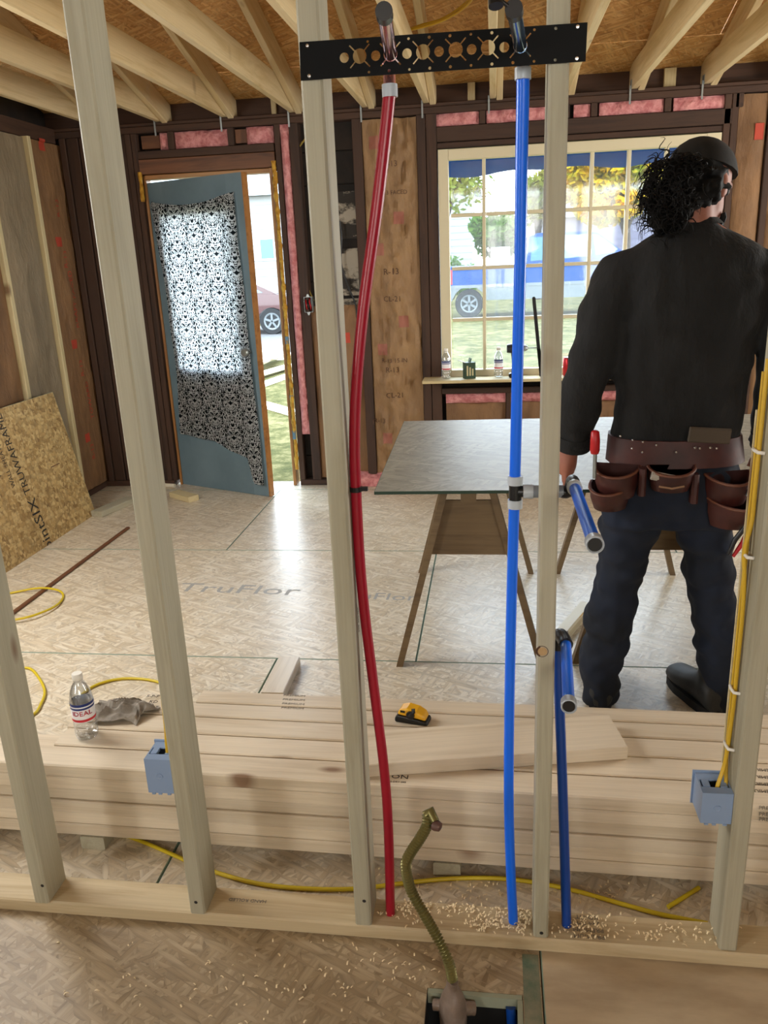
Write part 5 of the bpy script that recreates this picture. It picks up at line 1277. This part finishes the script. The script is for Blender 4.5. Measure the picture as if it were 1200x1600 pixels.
zb = tl(733,470)[1]-.0; zmid = tl(800,444)[1]; ztop = tl(740,416)[1]
xb0 = tl(701,440)[0]; xf1 = wf_[0]+.98
side('lower_body', [(xb0,zb),(xb0,zmid),(xf1,zmid),(xf1,zb)]+arch(wf_,.47)[0:0]+[(wf_[0]+.47,zb)]+arch(wf_,.47)[1:-1]+[(wf_[0]-.47,zb),(wr[0]+.47,zb)]+arch(wr,.47)[1:-1]+[(wr[0]-.47,zb)], M['silver'], tk)
zh = tl(974,390)[1]
side('upper_body', [(xb0+.03,zmid+.001),(xb0+.02,ztop),(tl(822,414)[0],ztop),(tl(822,410)[0],ztop+.03),(tl(974,392)[0],zh-.05),(xf1-.1,zh-.18),(xf1-.02,zmid+.001)], M['navy'], tk, -.885, .885)
side('cab', [(tl(823,414)[0],ztop+.031),(tl(827,369)[0],tl(827,369)[1]),(tl(840,364)[0],tl(840,364)[1]),(tl(922,361)[0],tl(922,361)[1]),(tl(936,364)[0],tl(936,364)[1]),(tl(975,391)[0],zh-.055)], M['navy'], tk, -.80, .80)
for nm, pl in (('rear_side_window',[(829,408),(832,371),(871,368),(871,405)]), ('front_side_window',[(877,404),(877,368),(916,366),(922,372),(926,400)]), ('windshield_side',[(932,398),(927,366),(936,367),(966,389),(960,394)])):
    side(nm, [tl(*p) for p in pl], M['carglass'], tk, -.812, -.801)
side('side_trim', [(xb0,zmid-.06),(xb0,zmid+.02),(xf1,zmid+.02),(xf1,zmid-.06)], M['silver'], tk, -.915, -.901)
for nm, c in (('wheel', wr), ('wheel', wf_)):
    w = MB().lathe([(.0001,-.12),(WR*.62,-.12),(WR*.66,-.125),(WR*.95,-.12),(WR,-.08),(WR,.08),(WR*.95,.12),(.0001,.12)], (c[0],-.80,WR), 28, (0,-1,0)).build('wheel', M['tyre'], tk, True)
    MB().lathe([(.0001,.1),(WR*.60,.1),(WR*.62,.126),(WR*.54,.127),(WR*.50,.110),(.0001,.110)], (c[0],-.80,WR), 24, (0,-1,0)).build('rim', M['silver'], w, True)
    for k in range(6):
        a = math.pi*k/3; MB().box((-.03,-.012,.02),(.03,.012,WR*.54), Matrix.Translation((c[0],-.925,WR)) @ Matrix.Rotation(a,4,'Y')).build('spoke', M['silver'], w)
side('door_handle', [tl(884,411),tl(884,413.5),tl(893,413),tl(893,410.5)], M['black'], tk, -.91, -.886)
side('mirror', [tl(920,396),tl(920,404),tl(930,403),tl(930,395)], M['navy'], tk, -1.05, -.89)
side('bumper', [(xb0-.12,zb+.05),(xb0-.12,zb+.28),(xb0,zb+.28),(xb0,zb+.05)], M['chrome'], tk, -.85, .85)
side('tail_light', [(xb0-.01,zmid+.05),(xb0-.01,ztop-.08),(xb0+.10,ztop-.08),(xb0+.10,zmid+.05)], M['labelred'], tk, -.895, -.884)
o = MB().box((tl(767,414)[0]+q[0],YT+.35,GZ+ztop-.0),(tl(797,414)[0]+q[0],YT+1.3,GZ+tl(780,386)[1])).build('white_crate', M['labelwhite']); bm_ = o.modifiers.new('b','BEVEL'); bm_.width = .03; tag(o, 'white box riding on the bed of the pickup truck', 'box')
# red car beyond the door
YC = P(427,523,z=GZ).y; cq = P(427,523,z=GZ)
M['maroon'] = plain('dark_red_car_paint', '390e16', .25, 0, **{'Coat Weight': .6})
car = thing('red_car', 'dark red sedan parked on the drive seen past the open door', 'car', (cq.x, YC+.85, GZ))
def cl_(px, py): a = P(px, py, y=YC); return (a.x-cq.x, a.z-GZ)
w0 = (0, .32); w1 = (-2.7, .32)
def arc2(c, r, n=9): return [(c[0]+r*math.cos(math.pi*k/n), c[1]-.04+r*math.sin(math.pi*k/n)) for k in range(n+1)]
side('body', [(-3.55,.30),(-3.6,.62),(-3.3,.82),(-2.6,.90),(-.55,.98),(.25,.95),(.80,.82),(.86,.40),(.80,.26),(.37,.26)]+arc2(w0,.37)[1:-1]+[(-.37,.26),(w1[0]+.37,.26)]+arc2(w1,.37)[1:-1]+[(w1[0]-.37,.26)], M['maroon'], car, -.85, .85)
side('cabin', [(-2.6,.905),(-1.95,1.36),(-1.5,1.43),(-.95,1.40),(-.55,1.28),(.10,.962)], M['maroon'], car, -.70, .70)
side('side_window', [(-2.35,.94),(-1.90,1.30),(-1.5,1.36),(-1.0,1.34),(-.62,1.23),(-.22,1.0)], M['carglass'], car, -.713, -.701)
for c in (w0, w1):
    w = MB().lathe([(.0001,-.10),(.20,-.10),(.30,-.10),(.32,-.07),(.32,.07),(.30,.10),(.0001,.10)], (c[0],-.76,.32), 26, (0,-1,0)).build('wheel', M['tyre'], car, True)
    MB().lathe([(.0001,.08),(.20,.08),(.205,.105),(.17,.106),(.15,.09),(.0001,.09)], (c[0],-.76,.32), 20, (0,-1,0)).build('rim', M['silver'], w, True)
    for k in range(5): MB().box((-.025,-.01,.02),(.025,.01,.185), Matrix.Translation((c[0],-.862,.32)) @ Matrix.Rotation(2*math.pi*k/5,4,'Y')).build('spoke', M['silver'], w)
side('tail_light', [(.62,.68),(.62,.82),(.83,.80),(.85,.68)], M['labelred'], car, -.862, -.851)
side('door_handle', [(-.75,.80),(-.75,.83),(-.55,.83),(-.55,.80)], M['chrome'], car, -.865, -.851)
# houses
M['siding'] = plain('white_siding', '8a8e8f', .7); M['lilac'] = plain('grey_lilac_siding', '4e4b5d', .7); M['roofgrey'] = plain('grey_shingles', '393942', .8); M['teal'] = plain('teal_window_glass', '37676e', .15)
def house(name, label, x0, x1, y0, y1, h, rh, wall, roof, wins=(), ridge='x'):
    t = thing(name, label, 'house', ((x0+x1)/2, (y0+y1)/2, GZ)); w, d = (x1-x0)/2, (y1-y0)/2
    MB().box((-w,-d,0),(w,d,h)).build('wall', wall, t)
    if ridge == 'x': pr = [(-d-.4,h),(d+.4,h),(0,h+rh)]; MB().prism(pr, lambda p: (-w-.3,p[0],p[1]), lambda p: (w+.3,p[0],p[1])).build('roof', roof, t)
    else: pr = [(-w-.4,h),(w+.4,h),(0,h+rh)]; MB().prism(pr, lambda p: (p[0],-d-.3,p[1]), lambda p: (p[0],d+.3,p[1])).build('roof', roof, t)
    for k in range(int(h/.3)): MB().box((-w-.012,-d-.018,k*.3+.27),(w+.012,-d-.001,k*.3+.285)).build('siding_edge', wall, t)
    for a, b_, c, e in wins:
        f = MB().box((a-(x0+x1)/2-.08,-d-.05,c-.08),(b_-(x0+x1)/2+.08,-d-.019,e+.08)).build('window', M['labelwhite'], t)
        MB().box((a-(x0+x1)/2,-d-.06,c),(b_-(x0+x1)/2,-d-.051,e)).build('pane', M['teal'], f)
    return t
YH = 33.0
a0, a1 = P(408,390,y=YH), P(428,390,y=YH); z0_, z1_ = P(415,404,y=YH).z-GZ, P(415,374,y=YH).z-GZ
house('white_house', 'bright white house with a teal window beyond the red car', a0.x-7.0, a1.x+3.2, YH, YH+8, 4.2, 2.4, M['siding'], M['siding'], ((a0.x,a1.x,z0_,z1_),), 'x')
YL = 40.0
house('white_house', 'white gabled building far behind the tail of the pickup', P(684,390,y=YL).x, P(738,390,y=YL).x, YL, YL+7, 4.6, 2.6, M['siding'], M['siding'], (), 'y')
house('grey_house', 'low grey house far behind the cab of the pickup', P(862,390,y=YL).x, P(1120,390,y=YL).x, YL+1, YL+9, P(900,338,y=YL).z-GZ, 1.4, M['lilac'], M['roofgrey'], (), 'x')
# white board fence past the hood
YFN = 31.0
fn = thing('white_fence', 'low white board fence beyond the hood of the pickup', 'fence', (P(1010,400,y=YFN).x, YFN, GZ))
w = (P(1090,400,y=YFN).x-P(950,400,y=YFN).x)/2
for k in range(4): MB().box((-w,-.02,.35+.32*k),(w,.02,.35+.32*k+.27)).build('board', M['siding'], fn)
for k in range(5): MB().box((-w+w*k/2-.06,.021,0),(-w+w*k/2+.06,.12,1.75)).build('post', M['siding'], fn)
# trees and shrubs
def leafmat(name, a, c): 
    m, n, l, b = newmat(name); n.remove(b)
    col = ramp(n, l, noisenode(n, l, coords(n, l, (1,1,1)), 1.3, 3, .6), [(.35, a), (.65, c)])
    d = n.new('ShaderNodeBsdfDiffuse'); t = n.new('ShaderNodeBsdfTranslucent'); l.new(col, d.inputs[0]); l.new(col, t.inputs[0])
    x = n.new('ShaderNodeMixShader'); x.inputs[0].default_value = .45; l.new(d.outputs[0], x.inputs[1]); l.new(t.outputs[0], x.inputs[2]); l.new(x.outputs[0], n['Material Output'].inputs['Surface']); return m
M['autumn'] = leafmat('autumn_leaves', '7c8a24', 'cf9a18'); M['green'] = leafmat('green_leaves', '33501e', '556e2e'); M['yellowgreen'] = leafmat('yellow_green_leaves', '56682c', '817b39')
M['bark'] = plain('bark', '392f29', .9)
def tree(name, label, cx, cy, cz, rx, ry, rz, mat, nleaf, size, trunk=True, seed=1, cat='tree', blobs=14):
    rnd = random.Random(seed); t = thing(name, label, cat, (cx, cy, GZ))
    mb = MB(); cs = []
    for k in range(blobs):
        a = rnd.uniform(0, 6.28); e = rnd.uniform(-.8,.9); r_ = rnd.uniform(.35,.8)
        cs.append((Vector((rx*r_*math.cos(a)*math.cos(e), ry*r_*math.sin(a)*math.cos(e), cz-GZ+rz*r_*math.sin(e))), rnd.uniform(.32,.5)))
    for _ in range(nleaf):
        c, f = rnd.choice(cs); d = Vector((rnd.gauss(0,1), rnd.gauss(0,1), rnd.gauss(0,1))).normalized()*f*rnd.uniform(.55,1.05)
        p = c+Vector((d.x*rx, d.y*ry, d.z*rz)); p.z = max(p.z, .03)
        u = Vector((rnd.gauss(0,1), rnd.gauss(0,1), rnd.gauss(0,1))).normalized(); v = u.orthogonal().normalized(); s_ = size*rnd.uniform(.6,1.3)
        mb.add([p-u*s_, p+v*s_*.55, p+u*s_, p-v*s_*.55], [(0,1,2,3)])
    mb.build('foliage', mat, t)
    if trunk:
        MB().tube([(0,0,0),(rx*.03,0,(cz-GZ)*.5),(-rx*.02,0,cz-GZ)], [.16,.12,.06], 10).build('trunk', M['bark'], t, True)
        for k in range(9):
            c, f = cs[k]; MB().tube(spline([(0,0,(cz-GZ)*.55),(c.x*.4,c.y*.4,ip((cz-GZ)*.6,c.z,.6)),(c.x,c.y,c.z)],3), [.09,.085,.08,.07,.06,.04,.03], 7).build('branch', M['bark'], t, True)
    return t
def tree_px(name, label, p0, p1, y, mat, nleaf, size, seed, trunk=True, cat='tree', ry=None):
    a, b_ = P(p0[0], p0[1], y=y), P(p1[0], p1[1], y=y); rx = (b_.x-a.x)/2; rz = (a.z-b_.z)/2
    return tree(name, label, (a.x+b_.x)/2, y, (a.z+b_.z)/2, rx, ry or rx*.7, rz, mat, nleaf, size, trunk, seed, cat)
tree_px('autumn_tree', 'yellow autumn tree filling the upper right panes of the window', (850,205), (1110,352), 29, M['autumn'], 9000, .15, 3)
tree_px('autumn_tree', 'pale yellow green tree in the upper left panes of the window', (590,190), (785,345), 27, M['yellowgreen'], 1500, .11, 5)
tree_px('green_tree', 'leafy green tree behind the bed of the pickup truck', (732,322), (812,412), 34, M['green'], 2600, .16, 8)
tree_px('green_tree', 'pale green tree between the blue pipe and the knotted stud', (812,250), (870,360), 31, M['yellowgreen'], 1300, .15, 12)
tree_px('green_shrub', 'low green shrub at the foot of the far white building', (690,384), (744,476), 30, M['green'], 900, .10, 9, False, 'shrub')
# lumber scraps outside the door
spots = [((402,604),(442,590),.0),((404,590),(444,578),.042),((405,576),(440,560),.084),((406,562),(440,572),.126),((398,628),(440,640),.0),((404,578),(438,572),.168),((402,572),(436,562),.21)]
lbs = ['lowest, nearest the sill', 'second from the ground', 'crossing the middle', 'slanting down to the jamb', 'sticking out at the near end', 'second from the top', 'topmost']
for k, (a, b_, z) in enumerate(spots):
    pa, pb_ = P(*a, z=GZ+.02), P(*b_, z=GZ+.02); d = Vector((pb_.x-pa.x, pb_.y-pa.y, 0)); m_ = (pa+pb_)/2
    o = board('scrap_board', 1.3+.15*(k%3), .16, .04, M['pile'], None, (m_.x, m_.y, GZ+.0215+z), (0,0,math.atan2(d.y,d.x))); tag(o, f'pale scrap board heaped outside the door, {lbs[k]}', 'board', 'scrap boards outside the door')
# blue tarp hanging from the eave outside the window
YTP = 6.15
a, b_ = P(690,277,y=YTP), P(1100,248,y=YTP)
nx = 40; vs = []
x0, x1 = a.x-.5, b_.x+.5
tp = MB(); rs = []
for i in range(nx+1):
    u = i/nx; x = ip(x0,x1,u); zb_ = ip(a.z,b_.z,(x-a.x)/(b_.x-a.x)) + .012*math.sin(x*5)+.008*math.sin(x*13); yy = YTP+.02*math.sin(x*7)
    rs.append([Vector((x,yy-.004,zb_)), Vector((x,yy-.02,zb_+.18)), Vector((x,yy-.01,zb_+.55)), Vector((x,yy+.0,zb_+.55)), Vector((x,yy-.01,zb_+.18)), Vector((x,yy+.006,zb_))])
o = tp.rings(rs).build('blue_tarp', leafmat('blue_tarp_plastic', '34618f', '3f6f9f'), None, True); tag(o, 'blue tarp edge hanging from the eave outside the top of the window', 'tarp')
EV = thing('roof_1', 'grey eave board outside above the window', 'eave', kind='structure')
pc('eave_board', plain('grey_eave','6d767d',.7), (x0-.2,Y1+.03,2.62),(x1+.2,YTP+.12,2.66), EV)
